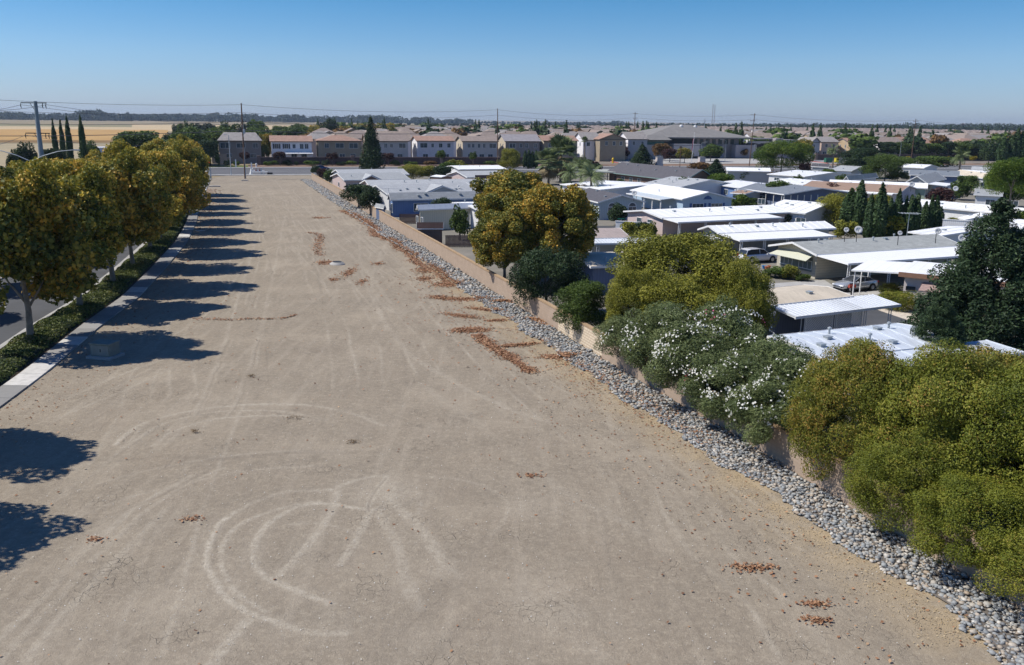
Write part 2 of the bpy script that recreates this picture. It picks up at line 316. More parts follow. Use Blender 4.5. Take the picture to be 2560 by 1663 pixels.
DRK=[([(300,1150),(400,1142),(520,1148),(640,1140),(760,1130),(900,1132)],.22,.6),([(0,1400),(150,1330),(330,1270),(520,1180)],.1,.6),([(0,1470),(100,1390),(250,1310)],.08,.6),
 ([(1248,1339),(1150,1440),(1060,1540),(954,1633)],.6,.45),([(1290,1400),(1200,1520),(1100,1640)],.35,.35),([(1130,1455),(1070,1520),(1030,1560)],.06,.8),([(967,1195),(935,1240),(925,1280)],.04,.9),([(540,1380),(535,1345),(560,1310)],.05,.7),
 ([(490,1040),(532,955),(572,850)],.05,.6),([(578,1043),(612,968),(650,850)],.05,.6),([(640,1000),(690,800),(720,650)],.12,.35),([(1300,1000),(1000,760),(850,560)],.3,.25),([(300,960),(520,870)],.2,.3)]
BLB=[(970,1235,1.6,.5),(1353,1478,1.3,.6),(1110,1423,.8,.5),(1320,1265,1.2,.3),(1420,1540,1.6,.4),(820,1560,1.2,.25),(500,1500,1.5,.2),(1020,1600,1.2,.3)]
def lot():
    ny,nx=760,520; t=np.linspace(0,1,ny); y=15*(248/15)**t; y=15+(y-15)*1.0
    s=np.linspace(0,1,nx); Y=np.repeat(y[:,None],nx,1); xl=(swx(y)-.6)[:,None]; xr=(wlx(y)+.05)[:,None]
    X=xl+(xr-xl)*s[None,:]
    # far end of the lot follows the wide road's kerb
    lim=A0[1]+(X-A0[0])*E1[1]/E1[0]-.5; f=np.clip((Y-200)/48,0,1); Y=Y+(lim-248)*f
    tr=np.zeros_like(X); dk=np.zeros_like(X); wob=fbm(X,Y,3,2.2,3); brk=np.clip(fbm(X,Y,9,3.5,4)*2.6-.65,0,1)
    for L,wd,st in TRK:
        P=smooth_line([G(*p) for p in L]); d=segdist(X+(wob-.5)*.35,Y+(wob-.5)*.3,P)
        tr=np.maximum(tr,st*np.exp(-(np.maximum(d-wd*.5,0)/(wd*.75))**2)*(.35+.65*brk)); tr=np.maximum(tr,st*.25*np.exp(-(d/(wd*4))**2)*brk)
    for L,wd,st in DRK:
        P=smooth_line([G(*p) for p in L]); d=segdist(X+(wob-.5)*.5,Y,P); dk=np.maximum(dk,st*np.exp(-(d/wd)**2)*(.3+.7*brk))
    # many faint wheel lines along the lot
    r=np.random.default_rng(5)
    for k in range(64):
        s0=.12+.8*r.random(); y0=18+r.random()*150; y1=y0+25+r.random()*70; yy=np.linspace(y0,y1,9); ss=s0+.03*np.cumsum(r.normal(size=9))*.5
        P=[((swx(a)+(wlx(a)-swx(a))*b),a) for a,b in zip(yy,ss)]
        for off in (0,1.6):
            d=segdist(X+(wob-.5)*.3-off,Y,P); v=(.2+.3*r.random())*np.exp(-(d/.12)**2)*brk
            if r.random()<.6: tr=np.maximum(tr,v)
            else: dk=np.maximum(dk,v)
    for (px,py,rd,st) in BLB:
        q=G(px,py); d=np.hypot(X-q.x,Y-q.y)/rd; tr=np.maximum(tr,st*np.exp(-d*d)*(.3+.7*brk))
    dw=xr-X; sand=np.clip(1-(dw-2.6)/3.2,0,1)*np.clip((62-np.abs(Y-52))/30,0,1)
    Z=.01+.05*(fbm(X,Y,21,9,3)-.5)+.035*(fbm(X,Y,31,.9,3)-.5)-.015*dk+.01*tr
    Z+=.006*(fbm(X,Y,41,.25,2)-.5)*2
    co=np.stack([X,Y,Z],-1).reshape(-1,3)
    i=np.arange(ny*nx).reshape(ny,nx); F=np.stack([i[:-1,:-1],i[:-1,1:],i[1:,1:],i[1:,:-1]],-1).reshape(-1,4)
    me=bpy.data.meshes.new('dirt_lot'); me.vertices.add(len(co)); me.vertices.foreach_set('co',co.reshape(-1).astype('f'))
    me.loops.add(F.size); me.loops.foreach_set('vertex_index',F.reshape(-1).astype('i')); me.polygons.add(len(F)); me.polygons.foreach_set('loop_start',np.arange(0,F.size,4,dtype='i'))
    for nm,a in (('track',tr),('rut',dk),('sand',sand)):
        at=me.attributes.new(nm,'FLOAT','POINT'); at.data.foreach_set('value',a.reshape(-1).astype('f'))
    me.update(calc_edges=True); me.polygons.foreach_set('use_smooth',[True]*len(F))
    m,n,b,o=NT('dirt'); p=pos(n)
    A=lambda q:N(n,'ShaderNodeAttribute',attribute_name=q).outputs['Fac']
    big=noise(n,p,.06,4,.6); mid=noise(n,p,.45,6,.65); fine=noise(n,p,7,5,.7); grit=noise(n,p,38,2,.6)
    c=mix(n,maprange(n,big,.35,.65,0,1),(.27,.228,.176),(.325,.268,.20))
    c=mix(n,maprange(n,mid,.36,.64,0,.8),c,(.235,.20,.155)); c=mix(n,maprange(n,noise(n,p,2.6,5,.7),.42,.66,0,.7),c,(.41,.35,.265)); c=mix(n,maprange(n,fine,.38,.62,0,.75),c,(.24,.20,.15))
    c=mix(n,maprange(n,noise(n,p,.14,5,.7),.5,.72,0,.5),c,(.42,.355,.27)); c=mix(n,maprange(n,noise(n,p,.19,5,.7),.54,.72,0,.5),c,(.25,.205,.155))
    lg=mapping(n,p,(1.1,.10,1),(0,0,R_(-16))); c=mix(n,maprange(n,noise(n,lg,1.2,4,.6),.5,.75,0,.45),c,(.40,.345,.27))
    c=mix(n,math_(n,'MULTIPLY',A('sand'),maprange(n,noise(n,p,.5,4),.35,.6,.15,.9)),c,(.40,.305,.185))
    rag=maprange(n,noise(n,p,3.2,7,.78),.36,.64,.1,1.15); c=mix(n,math_(n,'MULTIPLY',math_(n,'MULTIPLY',A('track'),rag),.95,None,True),c,(.49,.435,.35)); c=mix(n,math_(n,'MULTIPLY',math_(n,'MULTIPLY',A('rut'),rag),.85,None,True),c,(.14,.115,.09))
    c=mix(n,maprange(n,grit,.55,.68,0,.5),c,(.15,.13,.105)); c=mix(n,maprange(n,noise(n,p,24,3,.7),.62,.72,0,.8),c,(.56,.52,.44)); c=mix(n,maprange(n,noise(n,p,11,3,.7),.60,.70,0,.35),c,(.18,.155,.12))
    vr=n.nodes.new('ShaderNodeTexVoronoi'); vr.feature='DISTANCE_TO_EDGE'; vr.inputs['Scale'].default_value=2.7
    dn=n.nodes.new('ShaderNodeTexNoise'); dn.inputs['Scale'].default_value=2.2; dn.inputs['Detail'].default_value=5; n.links.new(p,dn.inputs['Vector'])
    v2=n.nodes.new('ShaderNodeVectorMath'); v2.operation='MULTIPLY_ADD'; n.links.new(dn.outputs['Color'],v2.inputs[0]); v2.inputs[1].default_value=(.55,.55,0); n.links.new(p,v2.inputs[2]); n.links.new(v2.outputs[0],vr.inputs['Vector'])
    cr=maprange(n,vr.outputs['Distance'],.0,.04,1,0); cr=math_(n,'MULTIPLY',cr,maprange(n,noise(n,p,.3,5,.7),.52,.68,0,1),None,True)
    c=mix(n,math_(n,'MULTIPLY',cr,.24),c,(.09,.075,.06)); n.links.new(c,b.inputs['Base Color']); b.inputs['Roughness'].default_value=.97; b.inputs['Specular IOR Level'].default_value=.1
    h=math_(n,'ADD',math_(n,'MULTIPLY',fine,.7),math_(n,'MULTIPLY',grit,.4)); h=math_(n,'SUBTRACT',h,math_(n,'MULTIPLY',cr,.6)); bump(n,b,h,.05,1.)
    me.materials.append(m); link('dirt_lot',me,kind='structure')
lot()
def sheet(name,pts,mat,z=0.,kind='structure',**k):
    m=MB(); m.poly([(p[0],p[1],z) for p in pts]); me=m.mesh(name,mat); 
    return link(name,me,kind=kind,**k)
def field(name,c1,c2,sc=.02,st=(.02,.3,1)):
    m,n,b,o=NT(name); p=pos(n); c=mix(n,maprange(n,noise(n,p,sc,5,.6),.35,.65,0,1),c1,c2); c=mix(n,maprange(n,noise(n,mapping(n,p,st,(0,0,R_(-15))),1.,3),.4,.7,0,.5),c,tuple(x*.7 for x in c1))
    c=mix(n,maprange(n,noise(n,p,.8,4),.4,.7,0,.35),c,tuple(x*.6 for x in c2)); n.links.new(c,b.inputs['Base Color']); b.inputs['Roughness'].default_value=1; b.inputs['Specular IOR Level'].default_value=.05; return m
g=MB(); S=26000; g.poly([(-S,-600,-.06),(S,-600,-.06),(S,2*S,-.06),(-S,2*S,-.06)]); g.build('ground',field('dry_plain',(.33,.26,.17),(.24,.21,.13),.004),kind='structure')
# fields on the left beyond the road
def PX(L): return [tuple(G(*p))[:2] for p in L]
gold=field('golden_crop',(.50,.33,.14),(.42,.25,.10),.03); pale=field('pale_stubble',(.56,.44,.27),(.47,.36,.22),.02); scrub=field('dry_scrub',(.22,.22,.13),(.30,.25,.15),.01)
sheet('stubble_field',PX([(-900,306),(760,314),(760,330),(-900,322)]),pale,-.045)
sheet('scrub_field',PX([(-900,300),(330,312),(330,318),(-900,309)]),scrub,-.035)
sheet('crop_field',PX([(-700,318),(420,325),(420,352),(-700,350)]),gold,-.035)
sheet('crop_edge',PX([(-700,348),(300,351),(300,357),(-700,356)]),field('crop_stalks',(.20,.13,.06),(.26,.17,.08),.05),-.025)
sheet('crop_track',PX([(-700,320.5),(300,322.5),(300,323.6),(-700,322)]),pale,-.025)
sheet('verge',PX([(-700,357),(500,361),(520,420),(-700,480)]),field('dry_verge',(.42,.34,.22),(.34,.29,.19),.05),-.025)
# ---------------------------------------------------------------- left road, kerb, planting bed, pavement
ys=np.concatenate([np.arange(2,100,2.),np.arange(100,233,4.)])
def strip(name,o0,o1,z,mat,kind='structure',zs=None,skirt=0,y1=233,**k):
    m=MB(); Y=[y for y in ys if y<=y1]
    for a,b in zip(Y[:-1],Y[1:]):
        m.poly([(swx(a)+o0,a,z),(swx(a)+o1,a,z),(swx(b)+o1,b,z),(swx(b)+o0,b,z)])
        if skirt:
            for o in (o0,o1): m.poly([(swx(a)+o,a,z),(swx(b)+o,b,z),(swx(b)+o,b,z-skirt),(swx(a)+o,a,z-skirt)])
    return m.build(name,mat,kind=kind,**k)
strip('road',-15.2,-5.2,.012,asph2,y1=233); strip('far_road',-31.,-20.,.012,asph2)
strip('gutter',-5.6,-5.2,.02,conc); strip('kerb',-5.2,-5.0,.14,conc,skirt=.14); strip('planting_bed',-5.0,-1.55,.08,pm('mulch',(.10,.075,.05),.3,2,1))
strip('median_kerb',-15.4,-15.2,.14,conc,skirt=.14); strip('median',-20.,-15.4,.10,pm('median_soil',(.16,.14,.08),.3,1,1))
m=MB(); r=random.Random(4); y=4.
mw,nw,bw,ow=NT('pavement_concrete'); geo=nw.nodes.new('ShaderNodeNewGeometry'); pp=geo.outputs['Position']
cc=ramp(nw,geo.outputs['Random Per Island'],[(0,(.20,.195,.185)),(.86,(.29,.28,.265)),(.9,(.55,.53,.49)),(1,(.6,.58,.54))]); cc=mix(nw,maprange(nw,noise(nw,pp,2.5,5),.4,.7,0,.4),cc,(.27,.26,.24)); nw.links.new(cc,bw.inputs['Base Color']); bw.inputs['Roughness'].default_value=.9
while y<232:
    b=y+2.4; g_=.015
    q=[(swx(y+g_)-1.55,y+g_,.12),(swx(y+g_),y+g_,.12),(swx(b-g_),b-g_,.12),(swx(b-g_)-1.55,b-g_,.12)]; m.prism([(a[0],a[1],.0) for a in q],(0,0,.12)); y=b
m.build('sidewalk',mw,kind='structure')
ms=[]
for y in np.arange(6,230,7.): ms.append(y)
m=MB()
for y in ms: m.poly([(swx(y)-10.3,y,.018),(swx(y)-10.15,y,.018),(swx(y+3)-10.15,y+3,.018),(swx(y+3)-10.3,y+3,.018)])
m.build('lane_markings',pm('road_paint',(.62,.62,.58),.2,2,.8),kind='structure')
# ---------------------------------------------------------------- the wide road across the far end
def rsheet(name,u0,u1,v0,v1,z,mat): return sheet(name,[RD(u0,v0),RD(u1,v0),RD(u1,v1),RD(u0,v1)],mat,z)
rsheet('highway',-260,900,.6,35.5,.02,pm('highway_asphalt',(.125,.125,.13),.1,.1,.92,streak=(.02,.6,1)))
m=MB()
for v0,v1 in ((-2.6,.0),): m.prism([RD(-2,v0),RD(34,v0),RD(34,v1),RD(-2,v1)],(0,0,.13))
m.prism([RD(-260,36.),RD(900,36.),RD(900,38.8),RD(-260,38.8)],(0,0,.13))
m.prism([RD(0,-.0),RD(900,-.0),RD(900,.6),RD(0,.6)],(0,0,.15)); m.prism([RD(-260,35.5),RD(900,35.5),RD(900,36.),RD(-260,36.)],(0,0,.15))
m.prism([RD(60,16.6),RD(900,16.6),RD(900,19.4),RD(60,19.4)],(0,0,.15))
m.build('highway_kerbs',conc,kind='structure')
m=MB()
for u in np.arange(20,860,12):
    for v in (8.2,27.): m.poly([RD(u,v,.026),RD(u+3.6,v,.026),RD(u+3.6,v+.14,.026),RD(u,v+.14,.026)])
for v in (15.,20.6): m.poly([RD(12,v,.026),RD(860,v,.026),RD(860,v+.14,.026),RD(12,v+.14,.026)])
for (u,) in ((-4,),(9,)):    # crossing lines at the junction
    m.poly([RD(u,1,.026),RD(u+.6,1,.026),RD(u+.6,35,.026),RD(u,35,.026)])
for k in range(3): m.poly([RD(-12,3+k*9,.026),RD(-10,3+k*9,.026),RD(-6,8+k*9,.026),RD(-8,8+k*9,.026)])
m.build('highway_markings',MATS['road_paint'],kind='structure')
rsheet('roadside_bed',8,900,38.8,55.,.03,field('bed_mulch',(.20,.13,.10),(.26,.19,.14),.2)); rsheet('corner_lawn',-40,8,38.8,52,.03,field('corner_grass',(.10,.14,.04),(.14,.16,.05),.1))
rsheet('estate_ground',10,1500,55.,900,-.02,field('estate_soil',(.22,.19,.16),(.28,.24,.2),.02))
# ---------------------------------------------------------------- home park ground and street
yy=list(np.arange(6,232,6.)); P=[(wlx(y)+.2,y) for y in yy]+[RD(34,-3.)[:2],RD(520,-3.)[:2],(520,6)]
sheet('park_ground',P,field('park_soil',(.26,.235,.20),(.20,.19,.16),.12),.0)
sheet('park_street',[tuple(G(*p)) for p in [(2040,760),(2110,742),(2300,775),(2420,840),(2700,900),(2600,990),(2200,860),(2100,800)]],asph2,.012)
sheet('park_cross_street',[tuple(G(*p)) for p in [(1420,565),(1560,565),(1760,640),(1900,720),(2110,742),(2040,762),(1760,700),(1600,600),(1400,580)]],asph2,.016)
sheet('carport_drive',[tuple(G(*p)) for p in [(1890,712),(2060,700),(2110,732),(2330,720),(2330,760),(2120,770),(1890,760)]],conc,.024)
# ---------------------------------------------------------------- block wall with cap and the pale repaired panel
wallm=brick('tan_block',(.42,.325,.25),(.385,.298,.228),(.35,.27,.205),.4,.2,.012,.95,'YZ',var=.35)
capm=pm('wall_cap',(.40,.28,.17),.12,1,.9); palem=brick('pale_block',(.66,.56,.42),(.62,.53,.40),(.45,.34,.24),.42,.2,.03,.95,'YZ',var=.15)
wt=thing('block_wall','long tan concrete block wall with a raised cap along the cobble strip','wall',(0,0,0))
def wallstrip(y0,y1,x0,x1,z0,z1,step=3.):
    m=MB(); Y=np.unique(np.concatenate([np.arange(y0,y1,step),[y1]]))
    for a,b in zip(Y[:-1],Y[1:]):
        q=[(wlx(a)+x0,a,z0),(wlx(a)+x1,a,z0),(wlx(b)+x1,b,z0),(wlx(b)+x0,b,z0)]; m.prism(q,(0,0,z1-z0))
    return m
def merged(m):   # weld the run into one skin
    me=m; return me
wallstrip(6,57.6,0,.2,-.1,1.66).build('panel',wallm,wt); wallstrip(57.6,65.4,.0,.2,-.1,1.66).build('repaired_panel',palem,wt,label='pale cream repaired panel of newer blocks'); wallstrip(65.4,231.,0,.2,-.1,1.66).build('panel',wallm,wt)
wallstrip(6,231.,-.04,.24,1.66,1.80).build('cap',capm,wt)
m=MB(); yq=152; m.box((wlx(yq)-.1,yq,1.15),(.05,.5,.8)); m.build('sign_plate',white,label='small white plate fixed on the far part of the tan wall',cat='sign')
# ---------------------------------------------------------------- cobbles
EDG=[(762,457),(774,466),(805,487),(857,523),(896,548),(944,584),(973,600),(1005,620),(1041,645),(1087,670),(1143,709),(1142,718),(1203,758),(1232,782),(1287,804),(1304,833),(1357,855),(1390,877),(1408,900),(1500,950),(1542,999),(1613,1031),(1700,1089),(1791,1164),(1937,1225),(1960,1258),(2141,1394),(2345,1503),(2399,1560),(2490,1663)]
_e=sorted([(G(*p).y,wlx(G(*p).y)-G(*p).x) for p in EDG]); _ey=[a for a,_ in _e]; _ew=[max(1.5,q*.94) for _,q in _e]
def bedw(y): return np.interp(y,_ey,_ew)
def cobbles():
    r=np.random.default_rng(2); bm=bmesh.new(); bmesh.ops.create_icosphere(bm,subdivisions=1,radius=1); v1=np.array([v.co[:] for v in bm.verts]); f1=np.array([[v.index for v in f.verts] for f in bm.faces]); bm.free()
    bm=bmesh.new(); bmesh.ops.create_icosphere(bm,subdivisions=2,radius=1); v2=np.array([v.co[:] for v in bm.verts]); f2=np.array([[v.index for v in f.verts] for f in bm.faces]); bm.free()
    v1=v1[:] ; VV=[];FF=[];off=0
    for (y0,y1,dens,sz,v,f) in ((14,46,95,.075,v1,f1),(46,80,55,.09,v1,f1),(80,140,30,.12,v1,f1),(140,232,16,.16,v1,f1)):
        n=int((y1-y0)*2.6*dens); y=y0+(y1-y0)*r.random(n); s=r.random(n); wdt=bedw(y)+.12*np.sin(y*2.3)+.1*np.sin(y*5.1); x=wlx(y)-.12-s*wdt*1.0
        sc=sz*(.5+1.1*r.random((n,1))**1.6)*np.stack([.8+.5*r.random(n),.8+.5*r.random(n),.45+.3*r.random(n)],1); ang=r.random(n)*6.28
        z=.03+sc[:,2]*.4+.14*r.random(n)*np.clip(1.6-s*1.5,0,1)
        w_=v[None]*(1+.12*r.normal(size=(n,len(v),1)))*sc[:,None,:]; ca,sa=np.cos(ang)[:,None],np.sin(ang)[:,None]
        X=w_[:,:,0]*ca-w_[:,:,1]*sa+x[:,None]; Y=w_[:,:,0]*sa+w_[:,:,1]*ca+y[:,None]; Z=w_[:,:,2]+z[:,None]
        VV.append(np.stack([X,Y,Z],-1).reshape(-1,3)); FF.append((f[None]+(np.arange(n)*len(v))[:,None,None]+off).reshape(-1,3)); off+=n*len(v)
    V=np.concatenate(VV);F=np.concatenate(FF); me=bpy.data.meshes.new('cobble_bed'); me.vertices.add(len(V)); me.vertices.foreach_set('co',V.reshape(-1).astype('f')); me.loops.add(F.size); me.loops.foreach_set('vertex_index',F.reshape(-1).astype('i')); me.polygons.add(len(F)); me.polygons.foreach_set('loop_start',np.arange(0,F.size,3,dtype='i')); me.update(calc_edges=True); me.polygons.foreach_set('use_smooth',[True]*len(F))
    m,n,b,o=NT('cobble'); geo=n.nodes.new('ShaderNodeNewGeometry'); c=ramp(n,geo.outputs['Random Per Island'],[(0,(.13,.14,.15)),(.3,(.24,.26,.27)),(.55,(.33,.335,.32)),(.75,(.40,.36,.30)),(.88,(.36,.28,.20)),(1,(.58,.56,.51))])
    c=mix(n,maprange(n,noise(n,geo.outputs['Position'],18,3),.4,.7,0,.4),c,(.22,.2,.18)); n.links.new(c,b.inputs['Base Color']); b.inputs['Roughness'].default_value=.75; me.materials.append(m)
    link('cobble_bed',me,label='strip of rounded grey and tan river cobbles along the foot of the wall',cat='cobbles',kind='stuff')
cobbles()
m=MB()
for a in np.arange(8,230,3.): 
    b=a+3; m.poly([(wlx(a)-bedw(a)+.2,a,.075),(wlx(a)+.02,a,.075),(wlx(b)+.02,b,.075),(wlx(b)-bedw(b)+.2,b,.075)])
m.build('cobble_base',pm('damp_silt',(.16,.14,.12),.3,1.5,1),kind='structure')
# ---------------------------------------------------------------- fallen leaves
def litter():
    r=np.random.default_rng(8); P=[];S_=[]
    def blob(px,py,rx,ry,n,ang=0.):
        if py<730: rx*=.6; ry*=1.9
        c=G(px,py); g_=r.normal(size=(n,2)); g_=g_/(np.linalg.norm(g_,axis=1)[:,None])*(np.abs(r.random((n,1)))**.9)*(1.1+.45*r.normal(size=(n,1))); ca,sa=math.cos(ang),math.sin(ang)
        x=g_[:,0]*rx; y=g_[:,1]*ry; P.append(np.stack([c.x+x*ca-y*sa,c.y+x*sa+y*ca],1))
    def line(L,wd,n):
        Q=np.array(smooth_line([G(*p) for p in L],8)); d=np.hypot(*(Q[1:]-Q[:-1]).T); k=r.choice(len(d),n,p=d/d.sum()); t=r.random((n,1)); q=Q[k]*(1-t)+Q[k+1]*t
        wob=(.45+.55*np.abs(np.sin(q[:,1:2]*.9)+.6*np.sin(q[:,1:2]*2.3)))
        P.append(q+r.normal(size=(n,2))*wd*.62*wob)
    line([(857,527),(896,545),(915,556),(932,570),(940,588),(964,597),(985,605),(998,622),(1028,638),(1044,659),(1084,672),(1112,698),(1130,712)],.75,6500)
    line([(1195,839),(1215,856),(1232,870),(1262,886),(1300,912),(1330,930)],.5,3600); blob(1177,826,1.3,.7,1700,.3); blob(1298,863,1.6,.35,900,.35); blob(1395,893,1.1,.55,800)
    blob(1155,791,1.5,.5,700,-.5); blob(1208,775,1.4,.4,600,-.5); blob(1243,802,1.,.3,300,.3); blob(1104,745,1.1,.7,600,-.5); blob(1165,749,1.7,.7,900); blob(1118,712,2.,.6,900); blob(1263,757,.9,.5,500); line([(1320,800),(1346,806),(1370,815)],.5,500)
    blob(1062,676,1.6,1.,600); blob(1062,698,1.4,.7,400); blob(873,682,1.,1.6,350); blob(814,657,1.6,.7,350); line([(774,582),(800,590),(794,620),(800,640)],.7,600); blob(835,700,.9,.4,150); line([(473,797),(560,800),(640,798),(700,797),(740,788)],.3,260); blob(905,705,.8,.8,150)
    blob(800,545,2,.6,200); blob(1877,1420,.75,.28,260); blob(2038,1511,.5,.2,120); blob(2040,1552,.45,.2,120); blob(480,1300,.5,.25,60); blob(242,1350,.4,.3,50); blob(1330,1190,.6,.3,60); blob(945,660,1,.5,150)
    line([(1395,900),(1460,930),(1520,965),(1600,1010),(1680,1065),(1760,1110)],1.6,700)
    y=20+70*r.random(1200); P.append(np.stack([wlx(y)-2.5-np.abs(r.normal(size=1200))*4.,y],1))
    y=18+180*r.random(1500); P.append(np.stack([swx(y)+.2+np.abs(r.normal(size=1500))*2.,y],1)); 
    y=18+60*r.random(500); P.append(np.stack([swx(y)+(wlx(y)-swx(y))*r.random(500),y],1))
    P=np.concatenate(P); ok=P[:,0]<wlx(P[:,1])-.1; P=P[ok]; n=len(P); z=np.where(P[:,0]>wlx(P[:,1])-2.8,.22,.045)+.02*r.random(n)
    sz=.038+.0007*np.clip(P[:,1],30,200)
    V=leafquads(np.stack([P[:,0],P[:,1],z],1),np.tile([0,0,1.],(n,1)),1.,r,.7,.55); c=V.mean(axis=1,keepdims=True); V=c+(V-c)*sz[:,None,None]
    V[:,:,2]=np.maximum(V[:,:,2],.035); link('fallen_leaves',quads('fallen_leaves',V,MATS['dry_leaf'],r.random(n)),label='rust brown fallen leaves drifted over the dirt and cobbles',cat='leaf litter',kind='stuff')
    n=6000; y=24+48*r.random(n); x=wlx(y)-2.7-np.abs(r.normal(size=n))*1.2; V=leafquads(np.stack([x,y,np.full(n,.05)],1),np.tile([0,0,1.],(n,1)),.032,r,.45,.5); link('straw_litter',quads('straw_litter',V,MATS['straw'],r.random(n)),label='pale straw coloured leaf litter along the outer edge of the cobbles',cat='leaf litter',kind='stuff')
    n=5200; t=r.random(n); y=17+60*r.random(n)**1.5; x=swx(y)+1+(wlx(y)-4-swx(y))*r.random(n); V=leafquads(np.stack([x,y,np.full(n,.05)],1),np.tile([0,0,1.],(n,1)),.022,r,.7,.5)
    link('loose_pebbles',quads('loose_pebbles',V,pm('pebble',(.6,.58,.53),.2,3,.8),r.random(n)),label='scattered pale pebbles on the bare dirt of the lot',cat='pebbles',kind='stuff')
litter()
# ---------------------------------------------------------------- trees and shrubs
def limbs(seed,kind='spread',n=9):
    r=random.Random(seed); m=MB()
    if kind=='none': m.tube([(0,0,0),(0,0,1)],[.5,.3],7); return m
    m.tube([(0,0,-.02),(.02,.01,.25),(-.02,.02,.55),(0,0,.9)],[.052,.036,.026,.008],7)
    for k in range(n):
        z=.25+.55*k/n; q=k*2.4+r.random(); L=.28*(1.15-z)+.1
        p=Vector((0,0,z)); d=Vector((math.cos(q),math.sin(q),.75)); m.tube([p,p+d*L*.5,p+d*L+Vector((0,0,.03))],[.018*(1.2-z),.011*(1.2-z),.003],5)
    return m
LIMB={}
def trunk_mesh(k,mat):
    if (k,mat.name) not in LIMB: LIMB[(k,mat.name)]=limbs(k).mesh('trunk',mat,True)
    return LIMB[(k,mat.name)]
CR=dict(
 syc=lambda s:crown_mesh(('syc',s),25000,66,.031,.2,.34,'ball',s,0,.75,1.8,.3),
 big=lambda s:crown_mesh(('big',s),60000,170,.023,.15,.5,'ball',s,0,.75,1.8,.3),
 fine=lambda s:crown_mesh(('fine',s),90000,170,  .0165,.19,.66,'ball',s,0,.6,1.6,.2),
 green=lambda s:crown_mesh(('green',s),7000,30,.05,.32,.5,'ball',s,0,.7,1.7,.25),
 bush=lambda s:crown_mesh(('bush',s),30000,60,.024,.25,.6,'ball',s,2.4,.6,1.6,.2),
 small=lambda s:crown_mesh(('small',s),3000,22,.075,.35,.5,'ball',s,0,.7,1.7,.2),
 tiny=lambda s:crown_mesh(('tiny',s),700,9,.14,.5,.5,'ball',s,0,.8,1.,.1),
 cyp=lambda s:crown_mesh(('cyp',s),9000,90,.20,.42,.5,'column',s,0,.4,.8,.2,-.8,sx=3.),
 cyplow=lambda s:crown_mesh(('cyplow',s),900,16,.38,.5,.5,'column',s,0,.4,.6,.2,-.8,sx=4),
 cone=lambda s:crown_mesh(('cone',s),14000,110,.075,.36,.5,'cone',s,0,.45,1.,.2,-.3,sx=1.8),
 red=lambda s:crown_mesh(('red',s),80000,230,.027,.17,.4,'cone',s,0,.35,1.6,.35,.2,sx=1.3),
)
def tree(kind,seed,mat,x,y,wd,top,bot=None,depth=None,name='tree',label=None,cat='tree',group=None,bk=None,rz=None,trunk=True,tw=1.):
    """crown wd wide from height bot to top, standing at x,y"""
    bot=.3*top if bot is None else bot; t=thing(name,label,cat,(x,y,0),0,group)
    c=link('crown',CR[kind](seed),t); h=(top-bot)/2; c.location=(0,0,bot+h); c.scale=(wd/2,(depth or wd)/2,h); c.rotation_euler=(0,0,(seed*1.7+x*.37)%6.28 if rz is None else rz)
    c.material_slots[0].link='OBJECT'; c.material_slots[0].material=MATS[mat]
    if trunk:
        k=link('trunk',trunk_mesh(seed%3,bk or bark),t); H=bot+(top-bot)*.8; w_=tw*.9*H**.5*1.25; k.scale=(w_*1.4,w_*1.4,H); k.rotation_euler=(0,0,seed)
    return t
def ptree(kind,seed,mat,px,ptop,pbot,pw,D,low=0.,cap=99.,**k):
    """same, sized from the photo: crown box in pixels at distance D; low = crown reaches this height"""
    p=ray(px,(ptop+pbot)/2,D); top=Zat(px,ptop,D); bot=min(max(Zat(px,pbot,D),low),cap); return tree(kind,seed,mat,p.x,D,pw*D/FPX,top,bot,**k)
# the row of sycamores along the pavement
ordn=['first','second','third','fourth','fifth','sixth','seventh','eighth','ninth','tenth','eleventh','twelfth','thirteenth','fourteenth','fifteenth','sixteenth']
rowy=[59.3,70.6,81.6,91.6,102.8,111.6,123.5,134,146.8,157.,170.5,182.]
r=random.Random(11)
for i,y in enumerate(rowy):
    x=swx(y)-3.4; top=[12.4,11.2,12.7,11.4,12.6,11.2,12.1,11.2,11.9,10.8,12.4,10.9][i]
    tree('syc',i%4,'leaf_autumn_green' if i in (0,2,5,8) else 'leaf_autumn',x,y,[11.,10.2,11.3,10.2,10.8][i%5],top,1.3+.3*(i%3),name='street_tree',label=ordn[i]+' autumn gold tree from the near end of the pavement row' if i else 'nearest greener tree of the pavement row beside the utility cabinet',group='autumn trees along the pavement',bk=barkp,tw=1.1)
    tt=COL.objects[-1].parent or COL.objects[-1]
    for k in range(2):
        e_=link('crown',CR['green'](k),tt); q_=r.random()*6.28; e_.location=(2.6*math.cos(q_),2.6*math.sin(q_),top*(.78+.1*k)); s_=r.uniform(1.5,2.4); e_.scale=(s_,s_*.9,s_*1.1); e_.rotation_euler=(0,0,q_); e_.material_slots[0].link='OBJECT'; e_.material_slots[0].material=MATS['leaf_autumn']
for i,(y,dx,w_) in enumerate([(39.6,-4.6,9.2),(30.2,-1.2,8.2)]):
    tree('syc',(i+1)%4,'leaf_autumn',swx(y)+dx,y,w_,12.4-i,2.3,name='street_tree',label='tree just outside the left edge whose shadow falls on the dirt',group='trees casting shadows from the left')
for i,y in enumerate([66,79,92,105,118,132,146,161,176,192]):
    tree('syc',(i+2)%4,'leaf_autumn',swx(y)-17.8,y,9.6,(10.3 if y<120 else 8.9)+(i*7%5)*.25,2.0,name='street_tree',label=ordn[i]+' autumn tree of the row in the road median, hidden behind the pavement row',group='autumn trees in the road median',bk=barkp)
